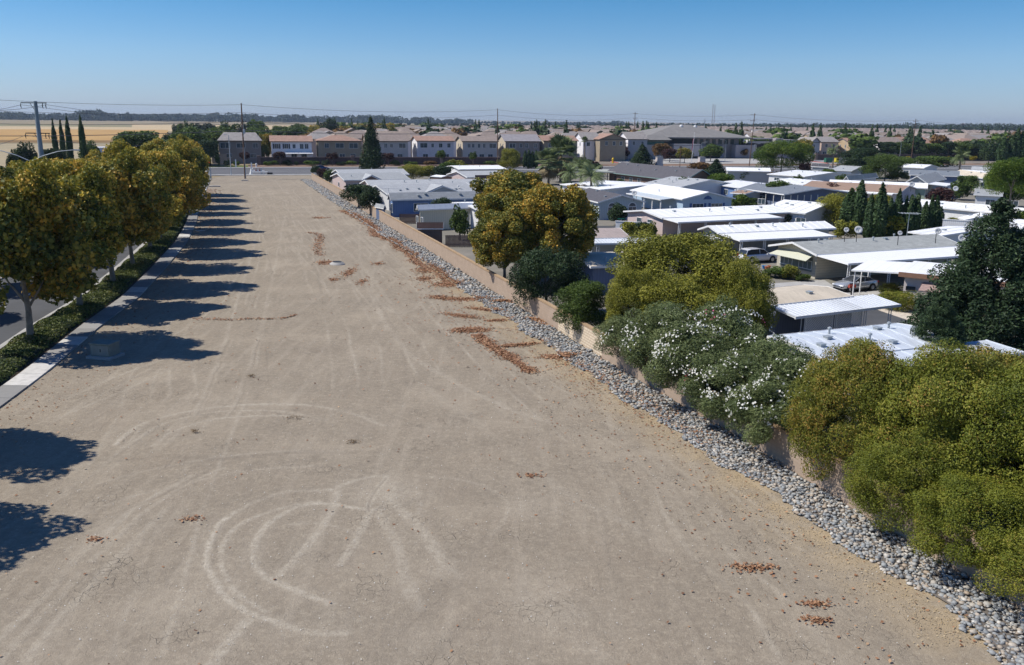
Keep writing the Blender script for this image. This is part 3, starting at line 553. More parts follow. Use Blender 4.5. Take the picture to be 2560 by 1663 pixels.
# low hedge in the planting bed
def hedge():
    r=np.random.default_rng(3); n=95000; y=18+(212-18)*r.random(n)**1.25; s=r.random(n); o=-4.75+3.0*s; hh=.35+.38*fbm(o*2+50,y,3,3.2,3)+.12*np.sin(y*1.3)
    prof=np.clip(1-np.abs(s*2-1)**4,0,1)**.5; side=r.random(n)<.25; z=.1+hh*prof*np.where(side,r.random(n),1)
    ok=fbm(o+9,y,13,4,2)>.24; P=np.stack([swx(y)+o+.25*(fbm(o,y,17,2.5)-.5),y,z],1)[ok]; n=len(P)
    Nn=np.stack([(s[ok]*2-1)**3,np.zeros(n),np.ones(n)*.8],1); V=leafquads(P,Nn,.075,r,.6,.9); t=np.clip(fbm(P[:,0],P[:,1],23,2.)*1.2-.1+.1*r.random(n),0,1)
    return quads('low_hedge',V,leafmat('leaf_hedge',[(0,(.035,.055,.012)),(.5,(.10,.13,.025)),(.8,(.19,.19,.04)),(1,(.32,.20,.08))],.15),t)
t=thing('low_hedge','low clipped hedge with fallen leaves between kerb and pavement','hedge',(0,0,0)); link('foliage',hedge(),t)
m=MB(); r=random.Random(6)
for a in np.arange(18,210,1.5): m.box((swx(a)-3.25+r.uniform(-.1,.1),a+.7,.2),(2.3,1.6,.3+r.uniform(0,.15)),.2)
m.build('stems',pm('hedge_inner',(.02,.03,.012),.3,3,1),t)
# big sycamore behind the wall, two stems; dark shrubs; olive tree; oleanders; photinias
ptree('big',0,'leaf_autumn_green',1290,418,590,235,93,name='big_autumn_tree',label='tall golden brown tree rising behind the tan wall, the left and higher of two',bk=barkp,low=3)
ptree('big',1,'leaf_autumn_green',1262,520,692,190,83,name='big_autumn_tree',label='golden tree crown leaning over the tan wall left of the dark shrub',bk=barkp,low=1.5)
ptree('big',2,'leaf_autumn_green',1395,462,668,215,84,name='big_autumn_tree',label='broad golden brown crown above the dark shrub, touching the pale roofs',bk=barkp,low=2)
ptree('big',0,'leaf_autumn_green',1322,450,672,250,89,name='big_autumn_tree',label='middle greenish golden crown filling the heart of the big tree group',bk=barkp,low=2.2)
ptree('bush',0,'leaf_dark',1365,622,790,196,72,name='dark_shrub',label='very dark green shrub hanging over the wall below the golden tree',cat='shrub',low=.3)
ptree('bush',1,'leaf_green',1455,702,840,165,63,name='green_shrub',label='mid green shrub over the wall left of the olive tree',cat='shrub',low=.5)
ptree('fine',0,'leaf_olive',1695,578,830,345,62,name='olive_green_tree',label='largest dense olive yellow tree rounded above the oleanders',low=2)
ptree('fine',1,'leaf_olive',1580,672,856,150,58,name='olive_green_tree',label='lower left shoulder of olive yellow foliage leaning toward the wall',low=.8,trunk=False)
ptree('fine',2,'leaf_olive',1855,650,880,165,57,name='olive_green_tree',label='narrow olive yellow tree right beside the beige roofed home',low=.8)
ptree('fine',1,'leaf_olive',1710,690,860,260,57,name='olive_green_tree',label='lower olive yellow crown in the middle directly above white oleanders',low=.8,trunk=False)
def blossoms(t,key,n,c,rad,seed,mat,sz=.075,K=26):
    r=np.random.default_rng(seed); d=unit(r,K); d[:,2]=np.abs(d[:,2]); d[:,1]=-np.abs(d[:,1])*.8; d/=np.linalg.norm(d,axis=1)[:,None]; i=r.integers(0,K,n); q=d[i]+r.normal(size=(n,3))*.085; q/=np.linalg.norm(q,axis=1)[:,None]
    P=q*np.array(rad)*(.97+.07*r.random((n,1)))+np.array(c); V=leafquads(P,q,sz,r,.9,.7); link('blossoms',quads('blossoms',V,MATS[mat],r.random(n)),t)
def overwall(kind,seed,mat,y,off,rx,ry,zb,pxt,pyt,**k):
    """mound whose centre stands off metres behind the wall line, its crown hanging over the cap"""
    off-=1.15; rx+=.25; x=wlx(y)+off; top=Zat(pxt,pyt,y); t=tree(kind,seed,mat,x,y,2*rx,top,zb,depth=2*ry,trunk=False,**k); return t,x,top
for s in range(4): crown_mesh(('ole',s),36000,80,.034,.2,.6,'ball',40+s,2.6,.24,1.4,.2,.2)
CR['ole']=lambda q:CROWN[('ole',q)]
ol=[(54.,1.7,2.5,2.2,.7,1585,800,0,40,'leftmost oleander, mostly olive leaves with few white flowers, at the wall'),(50.8,1.9,2.9,2.3,.6,1680,768,1,200,'oleander densest with white flowers below the olive tree'),(48.9,4.2,2.9,2.3,.8,1760,760,2,200,'upper white oleander with a few pink flowers behind the densest one'),
    (47.2,1.9,2.9,2.4,.5,1800,805,3,240,'oleander of long leaves and scattered white flowers above the shaded wall'),(44.8,3.9,2.9,2.3,.7,1880,835,0,130,'oleander of feathery olive leaves beside the pale metal roof'),(43.8,1.8,2.8,2.3,.4,1900,890,1,190,'oleander hanging lowest over the cobbles with a few red flowers'),
    (41.2,3.6,2.8,2.2,.5,2000,885,2,190,'rightmost white flowering oleander next to the photinia mound'),(40.4,1.6,2.5,2.1,.4,1980,945,3,130,'low front oleander clump beside the photinia mound')]
for j,(y,off,rx,ry,zb,px,py,s,nf,lab) in enumerate(ol):
    t,x,top=overwall('ole',s,'leaf_oleander',y,off,rx,ry,zb,px,py,name='oleander',label=lab,cat='oleander',group='oleanders along the wall')
    rd=(rx,ry,(top-zb)/2); c_=(0,0,(top+zb)/2); blossoms(t,j,int(nf*1.7),c_,rd,j,'petal_white',.056)
    if j in (2,5): blossoms(t,j,24,c_,rd,j+20,'petal_red' if j==5 else 'petal_pink',.055,5)
for s in range(3): crown_mesh(('pho',s),110000,170,.0145,.17,.82,'ball',60+s,2.5,.5,1.05,.08)
CR['pho']=lambda q:CROWN[('pho',q)]
ph=[(35.5,1.95,2.5,2.35,.45,2130,868,0,'left rounded photinia with reddish new tips, next to the oleanders'),(33.0,3.1,2.9,2.6,.6,2330,890,1,'second rounded photinia, broad and green, below the redwood'),(34.6,6.6,3.0,2.8,.5,2420,880,2,'high back photinia in front of the redwood foot'),
    (31.6,1.5,2.1,2.0,.35,2270,1080,0,'lower front lobe of photinia hanging over the wall between the mounds'),(30.2,4.4,2.9,2.6,.5,2500,930,1,'tall middle photinia mound left of the right picture edge'),(28.4,1.8,2.4,2.2,.4,2440,1200,2,'lower right photinia mound hanging over the shaded wall'),
    (27.0,4.2,2.7,2.6,.4,2560,1080,0,'bright green photinia mound at the right picture edge'),(25.2,1.6,2.2,2.0,.4,2540,1330,1,'photinia skirt at the far lower right corner above the cobbles')]
for j,(y,off,rx,ry,zb,px,py,s,lab) in enumerate(ph): overwall('pho',s,'leaf_photinia_red' if j in (0,2) else 'leaf_photinia',y,off,rx,ry,zb,px,py,name='photinia_shrub',label=lab,cat='shrub',group='clipped photinia mounds along the wall')
# redwood at the right
ptree('red',0,'leaf_redwood',2480,505,905,400,58,name='redwood_tree',label='tall dark drooping redwood at the right edge above the photinias',low=1.,tw=1.3)
ptree('red',1,'leaf_redwood',2345,740,915,190,52,name='redwood_tree',label='low dark redwood branch mass reaching left over the white roof',low=1.,trunk=False)
ptree('bush',0,'leaf_bright',2535,395,500,140,140,name='leafy_tree',label='light green leafy tree at the right edge above the long white roofs')
# garden trees and shrubs of the home park: kind,seed,mat,px,top,bottom,width,baseY,label,cat
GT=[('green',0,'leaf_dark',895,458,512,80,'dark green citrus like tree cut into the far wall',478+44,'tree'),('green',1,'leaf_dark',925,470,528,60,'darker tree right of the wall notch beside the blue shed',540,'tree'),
 ('green',2,'leaf_dark',790,414,436,26,'small round green tree at the far end of the tan wall',446,'tree'),('small',0,'leaf_plum',806,420,446,26,'small purple leaved shrub at the far wall end',452,'shrub'),('small',1,'leaf_green',823,425,458,26,'green yucca like shrub behind the far wall end',462,'shrub'),
 ('bush',0,'leaf_olive',1033,411,450,74,'rounded olive yellow tree between the gray roofs and the pink home',455,'tree'),('small',1,'leaf_olive',1076,412,448,34,'smaller olive tree right of the rounded olive one',455,'tree'),('green',0,'leaf_dark',1108,412,455,54,'dark green tree above the small brown shed',460,'tree'),
 ('small',2,'leaf_olive',1140,398,420,56,'olive bushy tree in front of the masonry wall',424,'tree'),('small',0,'leaf_bright',1120,405,425,44,'bright green bush left of the olive bushy one',427,'shrub'),
 ('green',1,'leaf_dark',1108,494,550,62,'dark round tree beside the small white home',556,'tree'),('small',2,'leaf_green',1150,510,592,50,'thin gray green young tree beside the barn shed',600,'tree'),
 ('bush',1,'leaf_olive',1275,370,428,62,'dense round olive green tree left of the palms',432,'tree'),
 ('green',2,'leaf_dark',1543,508,560,54,'round dark green bush before the pale blue gabled home',563,'shrub'),('small',0,'leaf_dark',1605,555,590,58,'dark leafy bush by the white wall under the long white roof',592,'shrub'),
 ('green',0,'leaf_bright',1804,430,484,66,'round yellow green tree in the middle of the white roofs',488,'tree'),('small',1,'leaf_green',1745,458,478,66,'white flowering bush behind the blue gabled home',482,'shrub'),('small',2,'leaf_green',1860,490,516,70,'green bush with pale flowers right of the blue gabled home',520,'shrub'),
 ('cone',0,'leaf_dark',1790,400,448,60,'dark juniper at the end of the dark roofed clubhouse',450,'tree'),('small',0,'leaf_brown',1750,405,430,60,'brownish shrub behind the dark roofed clubhouse',432,'shrub'),
 ('green',1,'leaf_green',1948,452,504,92,'spreading crape myrtle with faint pink tips before the slate roof',512,'tree'),('small',1,'leaf_plum',1952,438,458,46,'reddish brown bush above the slate roof',460,'shrub'),('small',2,'leaf_brown',1930,425,450,44,'olive brown bush left of the reddish bush',452,'shrub'),
 ('small',0,'leaf_olive',1985,528,556,72,'broad leaved yellowish bush behind the white carport roof',560,'shrub'),
 ('bush',0,'leaf_olive',2088,485,568,94,'large rounded golden olive tree left of the cypresses',572,'tree'),('bush',1,'leaf_olive',2195,486,560,90,'golden olive tree half hidden behind the cypresses',575,'tree'),
 ('green',2,'leaf_plum',2078,458,500,60,'crape myrtle with dark red leaves',505,'tree'),('small',1,'petal_pink',2125,457,482,50,'crape myrtle with magenta blossoms beside the brown roof',500,'tree'),
 ('green',0,'leaf_green',2069,420,455,40,'small bright round tree between the white roofs',458,'tree'),('bush',1,'leaf_dark',2148,368,440,110,'tall dark gray green tree at the back of the park',445,'tree'),('bush',0,'leaf_green',2215,385,450,105,'deep green round tree in front of the tall dark one',455,'tree'),
 ('green',1,'leaf_bright',2245,430,452,60,'bright green low bush under the deep green tree',456,'shrub'),('green',2,'leaf_dark',2475,352,410,58,'dark olive round tree left of the right hand cypresses',412,'tree'),
 ('green',0,'leaf_green',2418,436,480,56,'olive green tree beside the gray double roof',486,'tree'),('bush',1,'leaf_bright',2515,420,512,130,'broad light green tree before the long white roofs at right',520,'tree'),
 ('green',1,'leaf_green',2380,562,602,44,'light green bush in front of the white wall near the dish',606,'shrub'),('small',2,'leaf_olive',2395,540,562,60,'clipped olive bush row behind the white wall',568,'shrub'),('small',1,'leaf_olive',2425,530,560,44,'dull green bush beside the white gabled roof',568,'shrub'),
 ('green',2,'leaf_green',2140+120,392,428,60,'green hedge tree beneath the rightmost utility pole',432,'tree'),('green',0,'leaf_green',2340,388,425,110,'wide green planting in front of the masonry wall at right',430,'tree'),
 ('bush',0,'leaf_bright',1955,352,432,130,'large bright green tree right of the brown utility pole',436,'tree'),('green',1,'leaf_autumn_green',2005,348,398,60,'orange tinged tree behind the large bright one',402,'tree'),
 ('cone',1,'leaf_dark',1605,362,413,52,'dark conical evergreen before the gray institutional building',416,'tree'),('green',0,'leaf_brown',1655,356,396,46,'orange brown tree in front of the gray building',402,'tree'),('green',1,'leaf_autumn_green',1712,370,400,44,'yellow green tree left of the flagpole',408,'tree'),
 ('green',2,'leaf_green',1778,360,394,64,'spreading green tree in front of the gray building entrance',404,'tree'),('green',0,'leaf_plum',1675,370,402,40,'dark purple tree beside the orange brown one',406,'tree'),('small',1,'leaf_brown',1860,370,392,30,'bare reddish young tree before the dark entrance',396,'tree'),
 ('green',1,'leaf_plum',1545,366,396,60,'dark purple brown tree at the car park corner',400,'tree'),('green',2,'leaf_green',1500,362,392,50,'green tree by the parked pale car',396,'tree'),('green',0,'leaf_bright',1516,352,372,40,'bright green tree above the dark tree by the parking',392,'tree'),
 ('green',1,'leaf_green',1420,350,384,76,'gray green tree behind the fan palms',392,'tree'),('green',2,'leaf_green',1350,352,378,60,'gray green tree left of the fan palms',390,'tree'),('green',0,'leaf_dark',1270,358,384,40,'dark tree in front of the lilac roofed house',392,'tree'),
 ('small',2,'leaf_plum',1484,400,425,34,'purple shrub beside the dark roofed clubhouse',428,'shrub'),('small',0,'leaf_green',1462,398,424,40,'light shrub right of the drooping palm',428,'shrub'),
 ('small',0,'leaf_bright',1587,443,462,50,'rounded bright shrub before the clubhouse',463,'shrub'),('small',1,'leaf_bright',1628,445,460,40,'low bright shrub under the clubhouse eave',463,'shrub'),
 ('small',2,'leaf_bright',1560,447,462,40,'flat bright shrub by the clubhouse carport',464,'shrub')]
for j,(k,s,mt,px,a,b,w_,lab,base,cat) in enumerate(GT):
    D=G(px,base)[1]; ptree(k,s,mt,px,a,b,w_*1.08,D,cap=.5 if cat=='shrub' else 1.3,name='shrub' if cat=='shrub' else ('crape_myrtle' if 'crape' in lab else 'garden_tree'),label=lab,cat=cat)
# right hand roadside trees
for j,px in enumerate([2215,2250,2290,2330,2372,2405,2445]):
    D=395+px*.01; t_,b_=(352+(j*3)%5,386); ptree('green',j%3,'leaf_green' if j%2 else 'leaf_dark',px,t_,b_,58,D,cap=1.8,name='roadside_tree',label=ordn[j]+' dark tree from the left in the row before the masonry wall at right',group='dark roadside trees at right')
for j,(px,mt) in enumerate([(2270,'leaf_yellow'),(2318,'leaf_yellow'),(2368,'leaf_yellow'),(2433,'leaf_yellow')]):
    ptree('small',j%3,mt,px,390,402,16+4*(j%2),385,name='yellow_shrub',label=ordn[j]+' yellow shrub from the left along the right masonry wall',cat='shrub',group='yellow shrubs by the right wall',trunk=False)
# italian cypresses: (px,top,bottom,width)
CY=[(2126,475,556,44,575),(2150,455,556,34,578),(2175,490,590,30,592),(2200,464,590,36,594),(2224,500,590,26,592),(2243,478,590,26,592),(2262,496,590,24,592),(2275,492,590,30,593),(2290,489,590,28,593),(2311,508,590,26,590),(2326,492,588,20,590),(2338,495,588,26,590),(2350,520,586,20,588)]
for j,(px,a,b,w_,base) in enumerate(CY):
    D=G(px,base+8)[1]; ptree('cyp',j%3,'leaf_cypress',px,a,b+6,w_*.95,D,name='cypress',label=ordn[j]+' dark cypress from the left in the row behind the gray shingle roof',cat='cypress',group='cypresses behind the gray roof',trunk=False)
for j,(px,a,b,w_) in enumerate([(2507,345,413,22),(2530,340,410,18),(2540,325,410,18),(2552,332,410,20),(2520,365,412,20)]):
    ptree('cyp',j%3,'leaf_cypress',px,a,b,w_*1.2,330,name='cypress',label=ordn[j]+' cypress in the tall cluster at the right edge before the far roofs',cat='cypress',group='cypress cluster at the right edge',trunk=False)
for j,(px,a,b,w_,D) in enumerate([(137,303,392,13,215),(156,303,392,12,225),(172,295,390,14,210),(205,293,372,14,190)]):
    ptree('cyp',j%3,'leaf_cypress',px,a,b+20,w_,D,name='cypress',label=ordn[j]+' slim cypress from the left standing before the golden field',cat='cypress',group='slim cypresses before the golden field',trunk=False)
for j,(px,a,b,w_) in enumerate([(1313,378,415,10),(1322,376,416,11),(1331,380,416,10),(1340,378,417,11)]):
    ptree('cyp',j%3,'leaf_cypress',px,a,b,w_*1.2,300,name='cypress',label=ordn[j]+' cypress of the short screen left of the fan palm',cat='cypress',group='cypress screen left of the palms',trunk=False)
ptree('cone',0,'leaf_dark',928,298,424,56,250,name='conifer',label='tall dark cone shaped conifer standing before the masonry wall',cat='conifer',low=.2)
t=ptree('cyplow',1,'leaf_bright',543,355,412,11,300,name='cypress',label='slender yellow green cypress left of the first gray house',cat='cypress',trunk=False)
# left group behind the junction
for j,(px,a,b,w_,D,mt,lab) in enumerate([(350,322,372,135,290,'leaf_green','spreading dark green tree beyond the junction, left'),(425,335,375,50,300,'leaf_dark','dark tree between the two spreading trees'),(480,318,385,125,300,'leaf_green','wide bright green tree left of the first gray house'),(520,345,400,60,290,'leaf_dark','shaded tree just left of the first gray house'),
    (545,318,350,110,420,'leaf_green','green trees row top behind the first gray house, left part'),(650,318,350,90,430,'leaf_green','green crown behind the gap between first and second house'),(665,330,378,46,330,'leaf_autumn_green','amber tree between the gray and the white house'),(660,362,392,30,318,'leaf_green','small gray tree between the gray and the white house'),
    (62,357,395,70,200,'leaf_dark','dark bushy tree at the far left behind the autumn row'),(130,365,395,60,205,'leaf_dark','dark bushy tree behind the slim cypresses'),(28,385,402,40,180,'leaf_dark','low dark bush at the far left edge'),(225,352,378,60,260,'leaf_green','low green bushes at the canal end')]):
    ptree('green',j%3,mt,px,a,b,w_,D,cap=1.,name='far_tree',label=lab)
for j,(px,a,w_,mt) in enumerate([(440,310,18,'leaf_dark'),(452,306,16,'leaf_bright'),(472,300,24,'leaf_bright'),(495,308,30,'leaf_far'),(520,306,34,'leaf_far'),(575,302,50,'leaf_green'),(632,298,32,'leaf_bright'),(652,300,28,'leaf_bright'),(610,305,30,'leaf_far'),(700,312,40,'leaf_green'),(745,310,60,'leaf_green'),(800,312,60,'leaf_autumn_green'),(850,312,60,'leaf_autumn_green'),(900,310,70,'leaf_autumn_green'),(960,308,60,'leaf_autumn_green'),(690,322,60,'leaf_green'),(730,318,60,'leaf_green'),(826,297,50,'leaf_dark')]):
    ptree('small' if j<9 else 'green',j%3,mt,px,a,a+22,w_*1.2,620-j*5,cap=.8,name='far_tree',label=ordn[j%16]+(' tree' if j<9 else ' bushy crown')+(' from the left in the belt beyond the houses' if j<16 else ' in the front of the belt beyond the houses'),group='tree belt beyond the houses')
# far woods along the skyline
def woods(name,L,seed,h,label,n,mat='leaf_far',leaf=2.6,dep=60):
    r=np.random.default_rng(seed); X=[];Y=[];Z=[];T=[]
    for (px0,px1,pt,D) in L:
        k=max(3,int(n*abs(px1-px0)/2560)); 
        for i in range(k):
            px=px0+(px1-px0)*(i+r.random())/k; d=D*(1.35+.12*r.random()); p=ray(px,hz(px),d); tz=Zat(px,pt+3+r.normal()*1.8,d); tz=max(tz,6.); w_=tz*(.4+.35*r.random()); q=unit(r,170)*((.7+.35*r.random((170,1))))
            X.append(p.x+q[:,0]*w_); Y.append(d+q[:,1]*w_); Z.append(np.maximum(tz*.52+q[:,2]*tz*.5,.2)); T.append(np.full(170,r.random()))
    P=np.stack([np.concatenate(X),np.concatenate(Y),np.concatenate(Z)],1); V=leafquads(P,np.tile([0,-.3,.8],(len(P),1)),leaf,r,.8,1.2)
    link(name,quads(name,V,MATS[mat],np.concatenate(T)),label=label,cat='woodland',kind='stuff')
woods('far_woods',[(-120,60,279,2000),(40,330,283,2000),(200,260,275,1950),(300,640,284,2150),(560,1000,290,2400),(700,760,286,2300),(900,960,287,2300),(980,1180,297,2600),(1030,1080,290,2550),(1180,1560,303,3200),(1500,2100,309,4200),(2050,2750,315,5500)],3,20,'dark belt of far trees along the skyline at left and centre',620)
woods('estate_woods',[(1050,2700,307,1500),(1000,2700,309,1900),(1100,2750,312,1150),(1300,2750,313,2600)],13,20,'scattered far tree clumps among and beyond the last rooftops',260,'leaf_far',1.4)

# filler greenery between the mobile homes
r=random.Random(41); q_=[('leaf_green','green'),('leaf_dark','dark green'),('leaf_bright','bright green'),('leaf_olive','olive'),('leaf_plum','reddish')]
for k,(px,py) in enumerate([(1215,500),(1235,520),(1420,480),(1447,500),(1430,540),(1690,492),(1650,500),(1850,530),(1872,505),(1700,475),(1775,452),(1840,435),(1862,455),(1905,440),(1990,470),(2010,440),(2040,440),(2100,470),(2190,478),(2240,500),(2310,480),(2400,500),(2450,510),(2480,470),(2350,520),(2120,430),(2300,440),(2440,455),(2540,470),(1960,575),(2005,560),(1570,600),(1620,600),(2110,600),(1490,440),(1420,455),(1200,470),(1065,448),(985,460),(940,455),(2220,600),(2380,640),(2550,590),(2500,600),(1880,480)]):
    g_=G(px,py); mt,nm=q_[r.choice([0,0,1,1,2,3,4])]; h=r.uniform(1.6,3.6)*(1.25 if g_.y>110 else 1)
    tree('small',k%3,mt,g_.x,g_.y,h*r.uniform(.9,1.4),h,.1,name='garden_shrub',label=nm+' garden shrub growing between the mobile homes',cat='shrub',group=nm+' garden shrubs between the mobile homes',trunk=False)
# ---------------------------------------------------------------- homes
def window(par,name,c,w_,h,ax,mat=None,mull=1,gl=None,t=.06,n_=1):
    """frame with panes, centred at c, facing +/-x or +/-y (ax = 'x-','x+','y-','y+')"""
    m=MB(); fw=.06 if w_<2.5 else .08; sg=1 if ax[1]=='+' else -1; X=ax[0]=='x'
    def b(mm,u,z,du,dz,off,th): 
        if X: mm.box((c[0]+sg*off,c[1]+u,c[2]+z),(th,du,dz))
        else: mm.box((c[0]+u,c[1]+sg*off,c[2]+z),(du,th,dz))
    for s in (-1,1): b(m,s*(w_/2-fw/2),0,fw,h,.04,.08); b(m,0,s*(h/2-fw/2),w_-2*fw,fw,.04,.078)
    for k in range(mull): b(m,-w_/2+w_*(k+1)/(mull+1),0,fw*.7,h-2*fw,.035,.06)
    f=m.build('window',mat or white,par); g=MB(); b(g,0,0,w_-2*fw,h-2*fw,.012,.02); g.build('pane',gl or GL,f); return f
def home(name,label,R1,R2,A,zr,ze,roof,wall,over=.4,t=.14,ribs=0,cp=None,wins=(),vents=3,seed=1,trim=None,cat='mobile home',L=None,hw=None,vent=None,fas=True,far_hw=None,frame=None,lift=0,sky=0):
    r=random.Random(seed); trim=trim or white
    a=G(*R1,zr); b=G(*R2,zr); e=Vector((b.x-a.x,b.y-a.y)); Ln=L or e.length; e.normalize(); n=Vector((-e.y,e.x)); q=G(*A,ze); dv=(q.x-a.x)*n.x+(q.y-a.y)*n.y
    s=1 if dv>0 else -1; W=hw or abs(dv); Wf=far_hw or W
    T=thing(name,label,cat,(a.x,a.y,0),math.atan2(e.y,e.x)); Y=lambda v:v*s      # local: x along ridge, y towards the near eave when multiplied by s
    slope=(zr-ze)/W; zfe=ze if Wf==W else zr-slope*Wf
    m=MB(); wo_=over; zw=ze+slope*wo_-t*.6; zwf=zfe+slope*wo_-t*.6; x0,x1=over,Ln-over
    m.prism([(x0,Y(W-wo_),0),(x0,Y(W-wo_),zw),(x0,0,zr-t*.7),(x0,Y(-Wf+wo_),zwf),(x0,Y(-Wf+wo_),0)],(x1-x0,0,0)); m.build('wall',wall,T)
    m=MB(); m.prism([(0,Y(W),ze),(0,0,zr),(0,Y(-Wf),zfe),(0,Y(-Wf),zfe-t),(0,0,zr-t),(0,Y(W),ze-t)],(Ln,0,0))
    if ribs:
        k=int(Ln/ribs)
        for i in range(1,k):
            x=i*Ln/k
            for (yy,zz) in ((Y(W),ze),(Y(-Wf),zfe)): m.prism([(x-.02,0,zr+.001),(x+.02,0,zr+.001),(x+.02,yy,zz+.001),(x-.02,yy,zz+.001)],(0,0,.035))
    m.build('roof',roof,T)
    if fas:
        m=MB(); f=.03
        for x in (-f,Ln): m.prism([(x,Y(W+f),ze+.02),(x,0,zr+.03),(x,Y(-Wf-f),zfe+.02),(x,Y(-Wf-f),zfe-t-.05),(x,0,zr-t-.05),(x,Y(W+f),ze-t-.05)],(f,0,0))
        for yy,zz in ((Y(W+f/2),ze),(Y(-Wf-f/2),zfe)): m.box((Ln/2,yy,zz-t/2),(Ln,f,t+.06))
        m.build('fascia',trim,T)
    for i in range(vents):
        u=Ln*(.12+.76*(i+r.random()*.6)/max(vents,1)); v=r.uniform(.1,.75)*(1 if r.random()<.75 else -1); yy=v*(W if v>0 else Wf); z=zr-slope*abs(yy); mm=MB()
        if r.random()<.5: mm.lathe([(.07,-.1),(.07,.3),(.13,.32),(.13,.42),(.02,.47)],(u,Y(yy),z),8)
        else: mm.box((u,Y(yy),z+.06),(.38,.38,.14)).box((u,Y(yy),z+.16),(.46,.46,.04))
        mm.build('roof_vent',vent or steel,T)
    for i in range(sky):
        u=Ln*(.3+.4*i); m=MB(); yy=W*.45; z=zr-slope*yy; m.box((u,Y(yy),z+.09),(1.3,.7,.12)); m.build('skylight',white,T)
    for wd in wins:
        sd,u,ww,z,hh=wd[:5]; mu=wd[5] if len(wd)>5 else 1
        if sd=='n': c=(u,Y(W-wo_),z); ax='y+' if s>0 else 'y-'
        elif sd=='f': c=(u,Y(-Wf+wo_),z); ax='y-' if s>0 else 'y+'
        elif sd=='a': c=(x0,Y(u),z); ax='x-'
        else: c=(x1,Y(u),z); ax='x+'
        window(T,'window',c,ww,hh,ax,mull=mu)
    if cp:
        u0,u1,dp,dr,npst,cm=cp[:6]; rb=cp[6] if len(cp)>6 else 0; y0=W-.12; y1=W+dp; za=ze-.03-.01; zb=ze-dr
        m=MB(); m.prism([(u0,Y(y0),za),(u0,Y(y1),zb),(u0,Y(y1),zb-.12),(u0,Y(y0),za-.12)],(u1-u0,0,0))
        if rb:
            k=int((u1-u0)/rb)
            for i in range(0,k+1):
                x=u0+i*(u1-u0)/k; m.prism([(x-.02,Y(y0),za),(x+.02,Y(y0),za),(x+.02,Y(y1),zb),(x-.02,Y(y1),zb)],(0,0,.04))
        C_=m.build('carport_roof',cm,T); g=MB(); g.box(((u0+u1)/2,Y(y1+.04),zb-.05),(u1-u0+.1,.09,.2)); g.build('gutter',trim,C_)
        for i in range(npst):
            u=u0+.3+(u1-u0-.9)*i/max(npst-1,1); mm=MB(); yp=Y(y1-.25)
            for du in (0,.3): mm.box((u+du,yp,(zb-.12)/2),(.06,.06,zb-.12))
            for k in range(9): z=.2+k*(zb-.5)/9; mm.tube([(u,yp,z),(u+.3,yp,z+.14)],.014,4,False); mm.tube([(u+.3,yp,z+.14),(u,yp,z+.28)],.014,4,False)
            mm.build('post',trim,T)
    T['_hw']=W; T['_L']=Ln; T['_s']=s; return T
def lo(T,x,y,z): return (x,y*T['_s'],z)
sh_gray=shingle('grey_shingle',(.36,.375,.385)); sh_dark=shingle('charcoal_shingle',(.115,.112,.125)); sh_slate=shingle('slate_shingle',(.21,.235,.27)); sh_brown=shingle('brown_shingle',(.36,.25,.19)); sh_pink=shingle('pinkish_shingle',(.42,.35,.325)); sh_dkbrown=shingle('dark_brown_shingle',(.13,.085,.075)); sh_lt=shingle('light_grey_shingle',(.43,.445,.46)); sh_mot=shingle('mottled_shingle',(.40,.415,.40),.6)
def siding(name,col,h=.2,ax='XZ',v=False):
    if name in MATS: return MATS[name]
    m,n,b,o=NT(name); tc=n.nodes.new('ShaderNodeTexCoord').outputs['Object']; sp=n.nodes.new('ShaderNodeSeparateXYZ'); n.links.new(tc,sp.inputs[0])
    k=math_(n,'ADD',sp.outputs[0],sp.outputs[1]) if v else sp.outputs[2]; f=math_(n,'FRACT',math_(n,'DIVIDE',k,h)); l=maprange(n,f,.86,.93,0,1)
    c=mix(n,maprange(n,noise(n,tc,1.5,4),.35,.7,0,.3),col,tuple(x*.85 for x in col)); c=mix(n,math_(n,'MULTIPLY',l,.55),c,tuple(x*.35 for x in col)); n.links.new(c,b.inputs['Base Color']); b.inputs['Roughness'].default_value=.75; bump(n,b,f,.02,.6); MATS[name]=m; return m
w_beige=siding('beige_siding',(.50,.46,.37),.28); w_white=siding('white_siding',(.70,.70,.70),.25,v=True); w_pink=siding('pale_pink_siding',(.55,.44,.41),.3,v=True); w_blue=siding('blue_siding',(.13,.22,.42),.3,v=True); w_lblue=siding('light_blue_siding',(.38,.50,.62),.3,v=True); w_pblue=siding('powder_siding',(.40,.47,.50),.3,v=True); w_green=siding('green_siding',(.46,.56,.42),.22); w_gray=siding('grey_siding',(.42,.43,.43),.25,v=True); w_navy=siding('slate_blue_siding',(.12,.16,.26),.3,v=True); w_stucco=pm('stucco',(.62,.56,.53),.06,2,.9); w_brown=siding('brown_siding',(.20,.13,.10),.2); w_cream=siding('cream_siding',(.62,.59,.47),.3,v=True); w_lilac=pm('lilac_stucco',(.58,.56,.59),.06,1,.9)
# --- gray shingle home with the long white carport (saloon car under it)
H3=home('mobile_home','beige sided home with mottled gray shingle roof and long white carport over a silver saloon',(1981,605),(2346,585),(2044,637),3.6,2.75,sh_mot,w_beige,over=.75,cp=(0.05,23,4.4,.28,9,metalw),wins=[('a',1.5,2.0,1.35,.95,2),('a',-1.5,2.0,1.35,.95,2)],vents=5,seed=4,L=21.5)
W=H3['_hw']
m=MB(); m.box((.72,0,1.4),(.05,2*W-2.6,1.5)); m.build('window_surround',pm('grey_green_panel',(.16,.19,.18),.1,2,.8),H3)
m=MB(); s=H3['_s']; m.prism([(.70,-W+1.2,2.45),(-.55,-W+.9,1.95),(-.55,W-.9,1.95),(.70,W-1.2,2.45)],(0,0,.05)); m.build('awning',siding('sage_awning',(.56,.56,.44),.35,v=True),H3)
